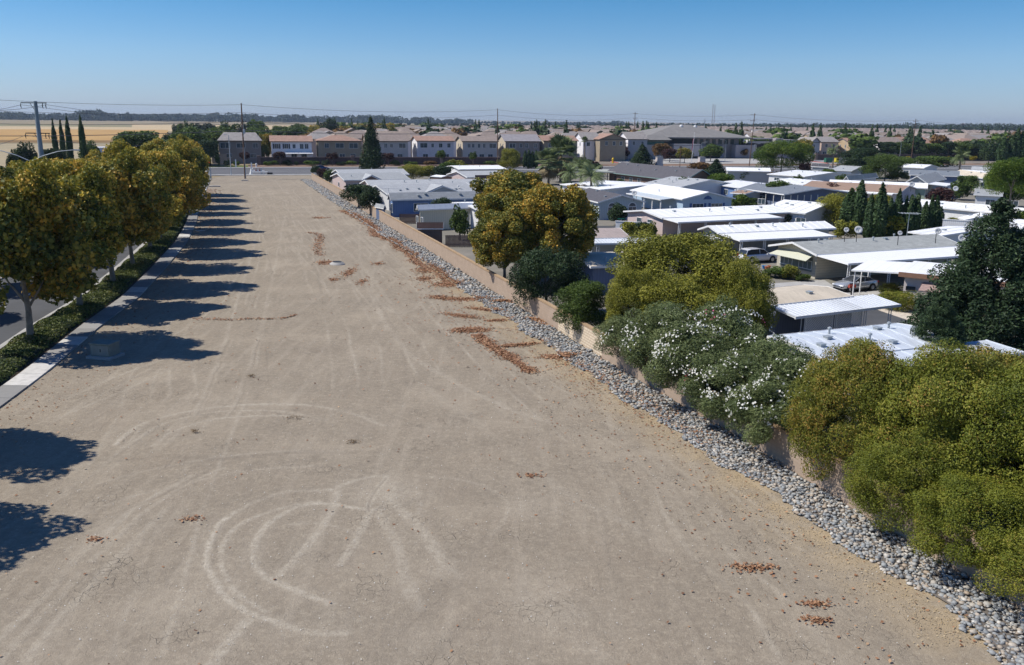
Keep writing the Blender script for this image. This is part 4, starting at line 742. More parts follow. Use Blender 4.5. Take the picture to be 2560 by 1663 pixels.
# --- white roofed home with the SUV
H4=home('mobile_home','gray sided home with low white metal roof whose carport shelters the white suv',(1771,564),(2061,552.6),(1809,583),3.5,2.8,metalw,w_gray,over=.6,ribs=1.2,cp=(.05,14.5,4.2,.35,5,metalw),wins=[('a',1.6,1.5,1.6,1.),('a',-1.4,1.5,1.6,1.)],vents=4,seed=7)
# --- long white roof with green-gray glazing
H5=home('mobile_home','pinkish white home with very long white roof beside the low white wall',(1606,525),(1940,512),(1637,546),3.5,2.85,metalw,w_pink,over=.5,ribs=1.5,cp=(.1,19,3.6,.25,5,metalw),wins=[('a',1.4,1.3,1.5,1.5,0),('a',-1.4,1.3,1.5,1.5,0)],vents=8,seed=9,L=30)
# --- blue gabled home
H6=home('mobile_home','light blue gabled home with wide bright white roof and blue shutters',(1774,480),(1637,459),(1715,500),4.1,2.9,metalw,w_lblue,over=.5,wins=[('a',1.9,2.3,1.5,1.1,2),('a',-1.9,2.3,1.5,1.1,2)],vents=1,seed=2,cp=(3.,17,2.6,.3,5,pm('porch_roof',(.52,.57,.60),.08,1,.6)))
for yy in (1.9,-1.9):
    for d in (-1.45,1.45): m=MB(); m.box((.46,yy+d,1.5),(.06,.42,1.15)); m.build('shutter',pm('shutter_blue',(.05,.11,.27),.1,2,.6),H6)
m=MB(); m.prism([(.47,-.9,2.75),(.47,.9,2.75),(.47,.55,3.2),(.47,0,3.42),(.47,-.55,3.2)],(-.04,0,0)); m.build('gable_ornament',MATS['shutter_blue'],H6)
# --- powder blue home, charcoal roof, arched windows
H7=home('mobile_home','powder blue home with charcoal roof and arched windows by the round bush',(1555.5,487),(1484,472),(1499,507),4.2,3.,sh_dark,w_pblue,over=.4,vents=2,seed=3,L=15,wins=[('a',-2.1,1.5,1.5,1.3,1),('a',1.6,1.5,1.5,1.3,1)])
for yy in (-2.1,1.6):
    m=MB(); m.prism([(.40,yy+.75*math.cos(k*math.pi/8),2.2+.7*math.sin(k*math.pi/8)) for k in range(9)],(-.05,0,0)); a_=m.build('window_arch',white,H7)
    m=MB(); m.prism([(.35,yy+.6*math.cos(k*math.pi/8),2.24+.55*math.sin(k*math.pi/8)) for k in range(9)],(-.02,0,0)); m.build('pane',GL,a_)
home('mobile_home','gray shingled home directly behind the blue gabled one',(1679,441),(1778,449),(1618,460),4.2,2.9,sh_lt,w_white,vents=6,seed=8)
home('mobile_home','cream white flat roofed home with striped side between dark clubhouse and blue gable',(1500,451),(1590,462),(1440,466),3.5,2.9,metalw,w_white,vents=3,seed=12,L=16)
# --- small pinkish gravel roof, white awning and long pale roof beside the olive tree
home('mobile_home','home with small pinkish shingle roof and white ribbed awning left of the olive tree',(1450,571),(1549,570),(1470,596),3.5,2.9,sh_pink,w_gray,vents=1,seed=5,cp=(0,9,2.3,.3,3,awnm,.42),vent=pm('red_vent',(.25,.05,.04),.1,3,.8))
home('mobile_home','navy sided home with pale beige rolled roof right of the golden tree',(1440,637),(1600,632),(1450,668),3.3,2.8,beige_roof,w_navy,vents=2,seed=6,wins=[('n',4.3,1.2,1.5,1.)])
# --- beige rolled roof with lattice carport
H2=home('mobile_home','home with low beige rolled roof and white ribbed carport screened by lattice',(1880,736),(2070,717),(1895,767),3.15,2.85,beige_roof,siding('slate_lilac_siding',(.17,.19,.25),.25,v=True),over=.3,vents=2,seed=1,cp=(-.6,10.2,2.6,.35,0,awnm,.42))
W=H2['_hw']; s=H2['_s']; L2=H2['_L']
def lattice(par,x0,x1,y,z0,z1):
    m=MB(); st=.17; k=int((x1-x0+z1-z0)/st)
    for i in range(k+1):
        c=x0-(z1-z0)+i*st; a=max(c,x0); e=min(c+(z1-z0),x1)
        if e-a>.05: m.prism([(a,y,z0+a-c),(a+.06,y,z0+a-c),(e+.0,y,z0+e-c),(e-.06,y,z0+e-c)],(0,.012,0))
        c=x1+(z1-z0)-i*st; a=min(c,x1); e=max(c-(z1-z0),x0)
        if a-e>.05: m.prism([(a,y+.014,z0+c-a),(a-.06,y+.014,z0+c-a),(e,y+.014,z0+c-e),(e+.06,y+.014,z0+c-e)],(0,.012,0))
    for x in (x0,x1): m.box((x,y,(z0+z1)/2),(.07,.05,z1-z0))
    for z in (z0,z1): m.box(((x0+x1)/2,y,z),(x1-x0,.048,.06))
    return m.build('lattice_panel',white,par)
for a,b in ((.9,3.6),(3.95,6.6)): lattice(H2,a,b,s*(W+2.2),.7,2.35)
for u in (.3,.65,3.68,3.85,6.72,6.95,9.4,9.65): m=MB(); m.box((u,s*(W+2.32),1.2),(.05,.05,2.4)); m.build('post',white,H2)
m=MB(); m.box((7.6,s*(W-.2),1.25),(1.2,.1,2.3)); m.build('door',pm('door_slate',(.10,.14,.2),.1,2,.6),H2)
# --- nearest pale metal roofs
H1=home('mobile_home','nearest home, broad pale blue gray metal roof just behind the oleanders',(1962,850),(2292,816),(1990,905),3.3,3.0,metalb,w_white,over=.3,ribs=1.1,vents=7,seed=3,far_hw=1.6,cp=(-.2,13,2.6,.15,0,metalb,1.1))
# --- stucco home at right with brown fascia and awning
p0=G(2253,765); H9=thing('mobile_home','white stucco home with brown fascia and brown slatted window awning behind the redwood','mobile home',(p0.x,p0.y,0),R_(-33))
MATS['brown_fascia']=pm('brown_fascia',(.30,.17,.11),.1,3,.7,streak=(.1,.1,9))
m=MB(); m.box((5,3.6,1.5),(10,7.2,3.)); m.build('wall',w_stucco,H9); m=MB(); m.box((5,3.6,3.06),(10.9,8.1,.14)); m.build('roof',metalw,H9); m=MB(); m.box((5,-.47,2.95),(10.96,.1,.42)); m.build('fascia',MATS['brown_fascia'],H9)
m=MB(); m.prism([(1.6,-.02,2.35),(1.4,-1.15,1.75),(7.4,-1.15,1.75),(7.2,-.02,2.35)],(0,0,.05)); 
for k in range(6): m.box((4.4,-1.15+.19*k+.08,1.80+.1*k+.03),(5.9,.03,.06))
m.build('awning',pm('awning_brown',(.38,.27,.24),.1,4,.8,streak=(.3,9,9)),H9); window(H9,'window',(3.2,0,1.35),2.2,.6,'y-',mat=dark); window(H9,'window',(.6,0,1.7),.8,.35,'y-',mat=dark)
m=MB(); m.prism([(-4.6,-.2,2.75),(.0,-.2,2.95),(.0,7.,2.95),(-4.6,7.,2.75)],(0,0,.13)); C_=m.build('carport_roof',metalw,H9)
for yy in (.1,3.2,6.6): m=MB(); m.tube([(-4.3,yy,0),(-4.3,yy,2.75)],.06,6); m.build('post',white,H9)
# --- left cluster by the far wall
L1=home('mobile_home','pink sided home with gray roof and brown dormer near the far end of the wall',(842,433),(1003,431),(851,451),4.,2.9,sh_gray,w_pink,vents=2,seed=21,wins=[('n',3.,2.,1.5,1.3),('a',0,1.2,1.5,1.)])
home('mobile_home','farthest gray roof home beside the highway at the wall end',(839,424),(1007,422),(846,432),4.,2.9,sh_lt,w_white,vents=2,seed=22)
home('mobile_home','home with large pale gray roof running behind the antenna',(912,450),(1098,448),(918,470),4.,2.9,sh_lt,w_pink,vents=6,seed=23,L=26)
L2b=home('mobile_home','white gabled home with light gray roof, cross gable and antenna behind the blue home',(939,463),(1164,456),(953,487),4.2,2.9,sh_lt,w_white,vents=6,seed=24)
L3=home('mobile_home','deep blue sided home with gray roof beside the far part of the tan wall',(972,482),(1195,478),(981,500),4.,2.9,sh_gray,w_blue,over=.4,vents=6,seed=25,wins=[('n',5.3,2.6,1.5,1.5),('n',11,2.3,2.1,.6,2),('n',18.5,1.6,1.5,1.2),('a',.5,1.,1.5,1.5,0)])
home('mobile_home','small white home with white roof between the blue home and the barn shed',(1043,512),(1095,510),(1062,524),3.8,3.1,metalw,w_cream,vents=0,seed=26,wins=[('a',.9,.8,1.5,1.1),('a',-.9,.8,1.5,1.1)],L=9)
home('mobile_home','home with stepped white roofs just left of the golden tree',(1160,508),(1230,506),(1168,535),3.6,2.9,metalw,w_white,vents=1,seed=27,ribs=.8)
home('mobile_home','farthest long white roof left of the round olive tree',(1128,414),(1245,413),(1135,424),3.6,2.9,metalw,w_white,vents=2,seed=28)
home('mobile_home','pale pink gabled home with gray roof left of the round olive tree',(1141,428),(1262,426),(1152,444),4.,2.9,sh_lt,w_pink,vents=2,seed=29,wins=[('a',1.,.9,1.6,1.2),('a',-1.2,.9,1.6,1.2)])
home('mobile_home','pale green gabled home with dark brown roof in front of the pink one',(1187,438),(1270,437),(1200,452),4.2,3.,sh_dkbrown,w_green,vents=1,seed=30,wins=[('a',1.2,1.,1.6,1.3),('a',-1.2,1.,1.6,1.3)],L=15)
for (nm,lab,R1,R2,A,zr,ze,rf,wl) in [('shed','brown barn shaped shed beside the far part of the wall',(1042,556),(1108,556),(1048,572),2.9,2.1,sh_dkbrown,w_brown),('shed','small blue shed with gray roof beside the blue home',(940,508),(962,512),(950,520),2.8,2.2,sh_gray,w_navy),('shed','small dark shed with white roof below the dark green tree',(1090,437),(1118,439),(1091,442),3.,2.7,metalw,w_brown)]:
    home(nm,lab,R1,R2,A,zr,ze,rf,wl,over=.15,vents=0,cat='shed',t=.08)
# --- centre and right cluster
CL=home('clubhouse','long low clubhouse with charcoal shingle roof and dark gable end',(1555,405),(1757,424),(1570,437),5.6,3.,sh_dark,w_brown,over=.8,vents=6,seed=31,cat='clubhouse',wins=[('n',8,1.6,1.5,1.6),('n',12,1.6,1.5,1.6),('n',16,1.6,1.5,1.6)],trim=pm('teal_trim',(.20,.29,.28),.1,3,.7))
m=MB(); cpz=3.3
q=[G(1475,428,cpz),G(1572,431,cpz),G(1552,425,cpz),G(1470,423,cpz)]; c0=q[0]; T=thing('carport','flat roofed carport with dark posts beside the charcoal clubhouse','carport',(c0.x,c0.y,0)); m.slab([p-Vector((c0.x,c0.y,0)) for p in q],.35); m.build('carport_roof',pm('grey_green_roof',(.40,.42,.38),.1,1,.8),T)
for k in range(5): m=MB(); p=q[0]+(q[1]-q[0])*((k+.3)/5)-Vector((c0.x,c0.y,0)); m.box((p.x,p.y+.4,1.5),(.2,.2,2.95)); m.build('post',dark,T)
HH=[('white roofed home with open veranda posts right of the clubhouse',(1815,418),(1925,420),(1858,426),4.,3.1,metalw,w_gray,41,(0,14,.8,.1,5,metalw)),
('home with flat white roof right of the round yellow green tree',(1840,450),(1935,462),(1852,470),3.6,2.9,metalw,w_blue,42,None),
('low brown roofed porch home right of the yellow green tree',(1848,475),(1886,478),(1852,484),3.2,2.8,sh_brown,w_gray,43,None),
('gray roofed home left of the crape myrtle',(1890,458),(1938,462),(1880,478),4.,2.9,sh_slate,w_white,44,None),
('home with white roof and pale gray upper plane left of the golden tree',(1961,499),(2075,508),(1885,522),4.,2.9,metalw,w_white,46,None),
('white home with gable and long white roof behind the red crape myrtle',(1990,425),(2085,431),(1945,437),3.7,2.9,metalw,w_white,47,None),
('second long white roof in front of the white gable',(1975,445),(2060,453),(1968,458),3.6,2.9,metalw,w_white,48,None),
('home with white gable and beige roof left of the deep green tree',(2116,440),(2190,432),(2160,445),4.,2.9,beige_roof,w_white,49,None),
('home with long brown shingle roof and gabled right end behind the cypresses',(2274,464),(2030,452),(2253,484),4.,2.9,sh_brown,w_lilac,50,(1,18,1.4,.2,0,metalw)),
('long white roof directly above the brown roof',(2320,458),(2075,449),(2290,470),3.9,3.,metalw,w_green,51,None),
('gray roofed double home with dark open carport at right',(2292.5,440),(2342,430),(2336,455),4.8,3.2,sh_gray,w_gray,52,(0,9,4.,.3,3,metalw)),
('dark blue gray roof home along the back of the park',(2275,424),(2400,428),(2280,437),4.4,3.2,sh_slate,w_navy,53,None),
('home with cream front and arched windows behind the olive green tree',(2476,434),(2400,424),(2445,444),4.4,3.2,beige_roof,w_gray,54,None),
('small gray roofed home at right below the arched window home',(2440,470),(2510,473),(2426,486),3.8,3.,sh_gray,w_white,55,None),
('very long white roofed home with orange wood fascia behind the cypresses',(2292,497),(2620,527),(2292,513),3.7,3.,metalw,w_white,56,None),
('white roofed home left of the redwood crown with striped carport',(2452,532),(2470,538),(2400,546),3.8,3.,metalw,w_white,57,None),
('white roofed home at the back right with gray neighbour',(2430,416),(2520,419),(2425,422),3.8,3.,sh_lt,w_white,58,None),
('long flat white roof at the back right edge',(2405,424),(2535,430),(2408,431),3.6,3.,metalw,w_white,59,None),
('white roofed home below the rightmost utility pole',(2262,409),(2330,412),(2258,418),4.,3.1,metalw,w_white,60,None),
('white and gray roofed home at the right edge below the redwood top',(2520,545),(2620,556),(2500,565),3.6,3.,metalw,w_white,61,None),
('gray roofed home behind the deep green tree',(2105,412),(2160,414),(2072,425),4.,3.,sh_lt,w_white,62,None),
('dark slate roofed building by the park exit',(2030,408),(2075,410),(2022,416),4.2,3.2,sh_dark,w_gray,63,None),
('white roofed home behind the redwood crown, upper one',(2420,508),(2560,520),(2430,520),3.6,3.,metalw,w_white,64,None),
('white roofed home between the dish roof and white wall',(2370,565),(2450,575),(2362,592),3.3,2.9,metalw,w_white,65,None)]
for (lab,R1,R2,A,zr,ze,rf,wl,sd,cp) in HH:
    home('mobile_home',lab,R1,R2,A,zr,ze,rf,wl,vents=3,seed=sd,cp=cp,wins=[('n',3,1.6,1.6,1.1),('n',7.,1.6,1.6,1.1),('a',1.2,1.3,1.6,1.1),('a',-1.2,1.3,1.6,1.1)],ribs=1.5 if rf is metalw else 0)
# slate blue roof with verandah facing right
HS=home('mobile_home','slate blue roofed home with glazed verandah right of the crape myrtle',(2055,470),(1938,456),(2013,493.5),4.2,3.1,sh_slate,w_navy,over=1.2,vents=1,seed=45)
for k in range(6):
    m=MB(); m.box((.3,HS['_s']*(HS['_hw']-.3-k*1.5),1.45),(.12,.12,2.9)); m.build('post',offw,HS)
for k in range(4):
    m=MB(); m.box((1.+k*2.6,HS['_s']*(HS['_hw']-.3),1.45),(.12,.12,2.9)); m.build('post',offw,HS)

def dormer(T,u,w_,h,mat,lab=None,trim=None):
    """cross gable on the near roof plane"""
    W=T['_hw']; s=T['_s']; ze=2.9; m=MB(); y1=s*(W+.12); zt=ze+h; k=h/1.2*W*.9; yb=s*max(W-k,0.3)
    m.prism([(u-w_/2,y1,ze+.02),(u,y1,zt),(u+w_/2,y1,ze+.02)],(0,s*.05,0)); D=m.build('gable',mat,T)
    m=MB(); m.poly([(u-w_/2-.3,y1+s*.2,ze-.06),(u,y1+s*.2,zt+.1),(u,yb,zt+.1)]).poly([(u+w_/2+.3,y1+s*.2,ze-.06),(u,y1+s*.2,zt+.1),(u,yb,zt+.1)]); me=m.build('gable_roof',sh_lt,T)
    md=me.modifiers.new('thick','SOLIDIFY'); md.thickness=.12
    m=MB(); m.prism([(u-w_/2-.3,y1+s*.22,ze-.06),(u,y1+s*.22,zt+.1),(u+w_/2+.3,y1+s*.22,ze-.06),(u+w_/2+.1,y1+s*.22,ze-.2),(u,y1+s*.22,zt-.12),(u-w_/2-.1,y1+s*.22,ze-.2)],(0,s*.04,0)); m.build('gable_trim',trim or white,T)
dormer(L2b,11.,7.,1.15,w_gray); dormer(L1,6.,4.,.95,w_brown)
# ---------------------------------------------------------------- masonry wall of the estate
ANG=math.atan2(E1[1],E1[0])
stone=brick('split_stone',(.145,.105,.10),(.105,.078,.075),(.07,.055,.05),.5,.24,.03,.95,'XZ',var=.4)
uof=lambda px,v: (lambda q:(q.x-A0[0])*E1[0]+(q.y-A0[1])*E1[1])(on_line(px,RD(0,v),E1))
for (ua,ub,vv,lab) in ((11,uof(1466,55),55.,'long dark brown masonry wall with pilasters before the front row of houses'),(uof(2040,88),uof(2040,88)+330,88.,'dark masonry wall behind the yellow shrubs at right')):
    p=RD(ua,vv); L_=ub-ua; T=thing('masonry_wall',lab,'wall',(p[0],p[1],0),ANG)
    m=MB(); m.box((L_/2,0,1.3),(L_,.4,2.6)); m.build('panel',stone,T); m=MB(); m.box((L_/2,0,2.66),(L_,.6,.14)); m.build('cap',pm('stone_cap',(.30,.22,.19),.1,1,.9),T)
    for k in range(int(L_/32)+1): m=MB(); m.box((k*32+.6,-.1,1.5),(1.1,.9,3.)); m.box((k*32+.6,-.1,3.08),(1.4,1.2,.18)); m.build('pilaster',pm('pilaster_stone',(.22,.165,.145),.25,2,.95),T)
q0=G(527,409); T=thing('entry_wall','low beige estate wall beside the slender cypress','wall',(q0.x,q0.y,0),ANG); m=MB(); m.box((3.,0,1.6),(5.,.4,3.2)); m.box((3.,0,3.26),(5.3,.6,.14)); m.build('panel',pm('beige_block',(.42,.35,.29),.1,2,.9),T)
# street shrubs along the foot of the wall
r=random.Random(8)
SHR=[(668,'leaf_bright',24,'pale'),(684,'leaf_bright',20,'pale'),(714,'leaf_dark',26,''),(738,'leaf_dark',12,''),(775,'leaf_bright',40,''),(812,'leaf_dark',22,''),(850,'leaf_dark',26,''),(874,'leaf_bright',26,''),(987,'leaf_green',26,''),(1028,'leaf_bright',28,''),(1076,'leaf_brown',32,''),(565,'leaf_dark',18,''),(588,'leaf_bright',18,''),(1225,'leaf_green',30,''),(1014,'leaf_dark',14,''),(510,'leaf_dark',24,'')]
for j,(px,mt,w_,_) in enumerate(SHR):
    q=G(px,415); tree('small',j%3,mt,q.x,q.y+1.5,w_*q.y/FPX*1.1,1.5+.3*(j%3),.0,name='shrub',label=['round','broad','low','flat'][j%4]+' '+mt[5:]+' shrub at the foot of the masonry wall, '+ordn[j]+' planted',cat='shrub',group='shrubs at the foot of the masonry wall',trunk=False)
for j,(px,top,w_,mt) in enumerate([(610,380,30,'leaf_plum'),(700,378,34,'leaf_plum'),(830,380,32,'leaf_plum'),(970,382,38,'leaf_plum'),(1103,374,26,'leaf_green'),(1183,378,22,'leaf_green')]):
    ptree('small',j%3,mt,px,top,400,w_,G(px,414)[1],name='young_street_tree',label=ordn[j]+(' dark reddish' if j<4 else ' gray green')+' young tree from the left before the masonry wall',group='young trees before the masonry wall')
# ---------------------------------------------------------------- front row of two storey houses
tile=lambda n_,c: shingle(n_,c,.5)
t_sal=pm('salmon_tile',(.37,.235,.18),.2,1.2,.9,streak=(4,.3,4)); t_sal2=pm('rose_tile',(.31,.25,.205),.2,.9,.9); t_gry=pm('gray_tile',(.30,.275,.26),.15,.9,.9); t_brn=pm('taupe_tile',(.28,.225,.195),.15,.9,.9); t_lil=pm('lilac_tile',(.30,.28,.29),.15,.9,.9)
s_tau=pm('taupe_stucco',(.27,.24,.22),.08,.6,.95); s_wht=pm('white_stucco',(.78,.76,.77),.05,.6,.95); s_olv=pm('olive_stucco',(.33,.275,.20),.08,.6,.95); s_gry=pm('gray_stucco',(.48,.455,.43),.06,.6,.95); s_tan=pm('tan_stucco',(.48,.37,.24),.08,.6,.95); s_bei=pm('beige_stucco',(.52,.45,.35),.06,.6,.95); s_sal=pm('peach_stucco',(.52,.40,.33),.06,.6,.95); s_blu=pm('dusk_stucco',(.34,.35,.38),.06,.6,.95)
def hipmesh(W_,D_,ze,zr,ov,kind,t=.2):
    m=MB(); x0,x1,y0,y1=-ov,W_+ov,-ov,D_+ov; cy=D_/2
    if kind=='gx':   # ridge along x, gable ends left and right
        m.prism([(x0,y0,ze),(x0,cy,zr),(x0,y1,ze),(x0,y1,ze-t),(x0,cy,zr-t),(x0,y0,ze-t)],(x1-x0,0,0))
    elif kind=='gy':
        cx=W_/2; m.prism([(x0,y0,ze),(cx,y0,zr),(x1,y0,ze),(x1,y0,ze-t),(cx,y0,zr-t),(x0,y0,ze-t)],(0,y1-y0,0))
    else:
        k=.5*(y1-y0) if kind=='hip' else 2.2; k=min(k,(x1-x0)/2-.3); rz_=zr; v=[(x0,y0,ze),(x1,y0,ze),(x1,y1,ze),(x0,y1,ze)]
        if kind=='clip':
            zc=ze+(zr-ze)*.35; a=(x0,cy-(y1-y0)*.32,zc); 
        R0=(x0+k,cy,rz_); R1_=(x1-k,cy,rz_)
        m.poly([v[0],v[1],R1_,R0]); m.poly([v[2],v[3],R0,R1_]); m.poly([v[1],v[2],R1_]); m.poly([v[3],v[0],R0]); m.poly([(p[0],p[1],p[2]-.0) for p in v[::-1]]); m.box(((x0+x1)/2,cy,ze-t/2-.002),(x1-x0,y1-y0,t))
    return m
def fhouse(label,px0,px1,ye,yr,kind,wall,roof,wins,v=66.,dp=12.,left=None,name='house',lower=1,awn=None,sh=None):
    p0=RD(0,v); a=on_line(px0,p0,E1); b=on_line(px1,p0,E1); Wd=(b-a).length; D=(a.y+b.y)/2; ze=Zat((px0+px1)/2,ye,D); zr=Zat((px0+px1)/2,yr,D+dp*.45)
    T=thing(name,label,'house',(a.x,a.y,0),ANG); m=MB(); gz=ze-.25
    if kind=='gx': m.prism([(0,0,0),(0,dp,0),(0,dp,gz),(0,dp/2,zr-.3),(0,0,gz)],(Wd,0,0))
    elif kind=='gy': m.prism([(0,0,0),(Wd,0,0),(Wd,0,gz),(Wd/2,0,zr-.3),(0,0,gz)],(0,dp,0))
    else: m.box((Wd/2,dp/2,gz/2),(Wd,dp,gz))
    m.build('wall',wall,T)
    if left and kind=='gx':
        m=MB(); m.prism([(-.012,0.05,0),(-.012,dp-.05,0),(-.012,dp-.05,gz-.02),(-.012,dp/2,zr-.34),(-.012,.05,gz-.02)],(.01,0,0)); m.build('sunlit_side_wall',left,T,label='lighter coloured gable side wall')  # sunlight on the left gable end is put into this wall's own colour
    hipmesh(Wd,dp,ze,zr,.55,kind).build('roof',roof,T)
    m=MB(); m.box((Wd/2,-.58,ze-.12),(Wd+1.,.06,.24)); m.build('fascia',pm('dark_trim',(.08,.07,.065),.1,2,.8),T)
    for (f,ww,hh) in wins: window(T,'window',(Wd*f,0,ze-1.75),ww,hh,'y-',gl=GL)
    if lower:
        for f in (.22,.55,.8): window(T,'window',(Wd*f,0,2.7),2.,1.4,'y-',gl=GL)
    if left: window(T,'window',(-.012,dp*.3,ze-1.8),.9,1.5,'x-'); window(T,'window',(-.012,dp*.62,ze-1.8),.9,1.5,'x-')
    if awn:
        m=MB(); m.prism([(Wd*awn[0],-.02,3.9),(Wd*awn[0],-3.2,3.5),(Wd*awn[1],-3.2,3.5),(Wd*awn[1],-.02,3.9)],(0,0,.12)); m.build('patio_cover',white,T)
        for f in (awn[0]+.02,(awn[0]+awn[1])/2,awn[1]-.02): m=MB(); m.box((Wd*f,-3.1,1.75),(.14,.14,3.5)); m.build('post',white,T)
    if sh:
        for f in sh: m=MB(); m.box((Wd*f,-.03,ze-1.75),(.45,.06,1.7)); m.build('shutter',dark,T)
    return T
fhouse('leftmost dark taupe house with gray clipped hip roof behind the masonry wall',547,652,351.5,331,'clip',s_tau,t_gry,[(.15,3.4,1.9),(.52,3.,1.7),(.87,1.8,1.7)])
fhouse('white stucco house with salmon tile roof and white patio cover',678,779,353.5,339,'gx',s_wht,t_sal,[(.13,1.5,1.7),(.37,1.5,1.7),(.56,1.1,1.5),(.75,1.4,1.8),(.87,1.4,1.8)],left=s_bei,awn=(.33,1.02),sh=(.055,.205,.295,.445))
fhouse('olive brown house with salmon hip roof left of the tall conifer',795,903,352,338,'hip',s_olv,t_sal,[(.2,1.6,1.7),(.5,3.,1.8),(.82,3.2,1.9)])
fhouse('gray beige house with broad taupe roof just right of the tall conifer',916,1020,352.5,332,'gx',s_gry,t_brn,[(.28,1.3,1.6),(.46,1.2,1.6),(.6,1.1,1.4),(.86,2.6,1.8)],left=s_sal)
fhouse('lilac gray house with salmon roof and gable side coloured sunlit white',1043,1134,352,340,'gx',s_lilac if False else w_lilac,t_sal,[(.18,2.8,1.8),(.42,1.,1.5),(.64,1.4,1.6),(.87,1.3,1.6)],left=s_wht)
fhouse('gray beige house with taupe roof and gable side coloured sunlit cream at the pole',1157,1243,353,340,'gx',s_gry,t_brn,[(.18,1.2,1.5),(.3,1.1,1.5),(.47,1.1,1.6),(.62,1.1,1.6),(.87,2.8,1.8)],left=s_bei)
fhouse('dark gray house with lilac tinted roof right of the tall wooden pole',1264,1349,353,336,'gx',s_tau,t_lil,[(.2,2.6,1.8),(.45,1.1,1.6),(.62,1.4,1.6),(.88,1.3,1.6)],left=s_bei,lower=0)
fhouse('olive brown house with salmon roof behind the fan palm',1360,1443,352,339,'gx',s_olv,t_sal,[(.2,2.,1.6),(.75,1.6,1.6)],left=s_bei,lower=0)
fhouse('white house with gray roof and front gable right of the palms',1458,1500,350,331,'gx',s_wht,t_gry,[(.3,1.5,1.6),(.75,1.5,1.6)],v=84,left=s_wht,lower=0)
fhouse('tan house with salmon roof and front gable above the yellow hydrant',1500,1564,348,334,'gy',s_olv,t_sal,[(.25,1.2,1.7),(.55,1.2,1.7),(.82,1.2,1.7)],v=78,lower=0)
fhouse('gray house with pale front gable left of the institutional building',1570,1618,348,330,'gx',s_blu,t_gry,[(.3,1.2,1.6),(.75,1.2,1.6)],v=96,left=s_wht,lower=0)
for a in [('dusky gray gabled house at the orange tinged tree',2028,2050,356,343,'gy',s_blu,t_gry,[(.35,1.3,1.7)],99,None),
 ('pale pink house with gray roof left of the tan one at right',2054,2096,355,342,'gx',s_sal,t_gry,[(.3,1.3,1.5),(.72,1.3,1.5)],103,s_sal),
 ('tan yellow house with salmon roof, brightest of the right hand row',2126,2184,357,345,'gx',s_olv,t_sal,[(.22,1.6,1.7),(.72,1.,1.5)],99,s_tan),
 ('white gabled house with dark taupe roof in the right hand row',2201,2260,358.5,343,'gx',s_blu,t_brn,[(.3,1.6,1.7),(.8,1.,1.5)],99,s_wht),
 ('tan house with salmon roof behind the rightmost utility pole',2264,2328,358.5,343,'gx',s_olv,t_sal,[(.3,1.6,1.7),(.7,1.2,1.5)],99,s_tan),
 ('white sided house with low taupe roof above the yellow shrubs',2338,2386,358.5,345,'gx',s_gry,t_brn,[(.3,1.6,1.7),(.7,1.2,1.5)],99,s_wht),
 ('beige house with salmon roof at right above the dark tree row',2398,2464,359.5,346,'hip',s_bei,t_sal,[(.3,1.6,1.7),(.7,1.2,1.5)],99,None),
 ('house with gray taupe roof at the right edge beside the cypress cluster',2480,2570,360,345,'gx',s_gry,t_brn,[(.3,1.6,1.7),(.7,1.2,1.5)],99,s_wht)]:
    fhouse(a[0],a[1],a[2],a[3],a[4],a[5],a[6],a[7],a[8],v=a[9],left=a[10])
# ---------------------------------------------------------------- the roofs beyond, street after street
def unit_house(kind,W_=15,D_=13,ze=7.6,zr=10.9):
    T=thing('tract_house','far house','house',(0,0,-90)); m=MB(); g=ze-.25
    if kind=='gx': m.prism([(0,0,0),(0,D_,0),(0,D_,g),(0,D_/2,zr-.3),(0,0,g)],(W_,0,0))
    elif kind=='gy': m.prism([(0,0,0),(W_,0,0),(W_,0,g),(W_/2,0,zr-.3),(0,0,g)],(0,D_,0))
    else: m.box((W_/2,D_/2,g/2),(W_,D_,g))
    if kind=='L': m.box((W_*.3,-2.,g/2-.2),(W_*.5,4,g-.4))
    m.build('wall',s_gry,T); k=hipmesh(W_,D_,ze,zr,.5,'hip' if kind in('hip','L') else kind)
    if kind=='L': a,b=W_*.3-W_*.28,W_*.3+W_*.28; k.prism([(a,-4.5,ze-.4),((a+b)/2,-4.5,zr-1.),(b,-4.5,ze-.4),(b,-4.5,ze-.6),((a+b)/2,-4.5,zr-1.2),(a,-4.5,ze-.6)],(0,10,0))
    if kind=='gx': k.prism([(W_*.55,-1.2,ze-.1),(W_*.75,-1.2,zr-1.3),(W_*.95,-1.2,ze-.1),(W_*.95,-1.2,ze-.3),(W_*.75,-1.2,zr-1.5),(W_*.55,-1.2,ze-.3)],(0,6,0))
    k.build('roof',t_brn,T)
    for f in (.2,.5,.8): w1=MB(); w1.box((W_*f,-.02,ze-1.8),(1.6,.06,1.5)); w1.build('window',GL,T)
    return T
U=[unit_house(k) for k in ('gx','hip','L','gy')]; UK=[[(c,[]) for c in kids(u)] for u in U]
roofs=[(t_sal2,'rose tiled'),(t_brn,'taupe tiled'),(t_gry,'gray tiled'),(t_gry,'gray tiled'),(t_brn,'taupe tiled'),(t_sal2,'rose tiled')]; walls=[(s_gry,'gray'),(s_bei,'beige'),(s_tan,'tan'),(s_wht,'white'),(s_sal,'peach')]
r=random.Random(77); cand=[]
def pxof(x,y,z=8):
    v=np.array([x,y,z-HC]); d=v@_fw; return 1280+FPX*(v@_rt)/d
row=0; v=94.
while v<1600:
    u=10+r.random()*10
    while u<1100:
        x,y,_=RD(u,v); px=pxof(x,y); lft=690+max(0,(y-380))*.75+(40 if v>200 else 0)
        if lft<px<2640 and not(1560<px<1935 and v<160) and not(px>=1935 and v<126) and y<1800: cand.append((y,x,u,v,row))
        u+=17.5+r.random()*2.5
    v+=31 if row%2 else 27; row+=1
cand.sort(); used=set(); print('far houses',len(cand))
rest=cand[285:]; cand=cand[:285]
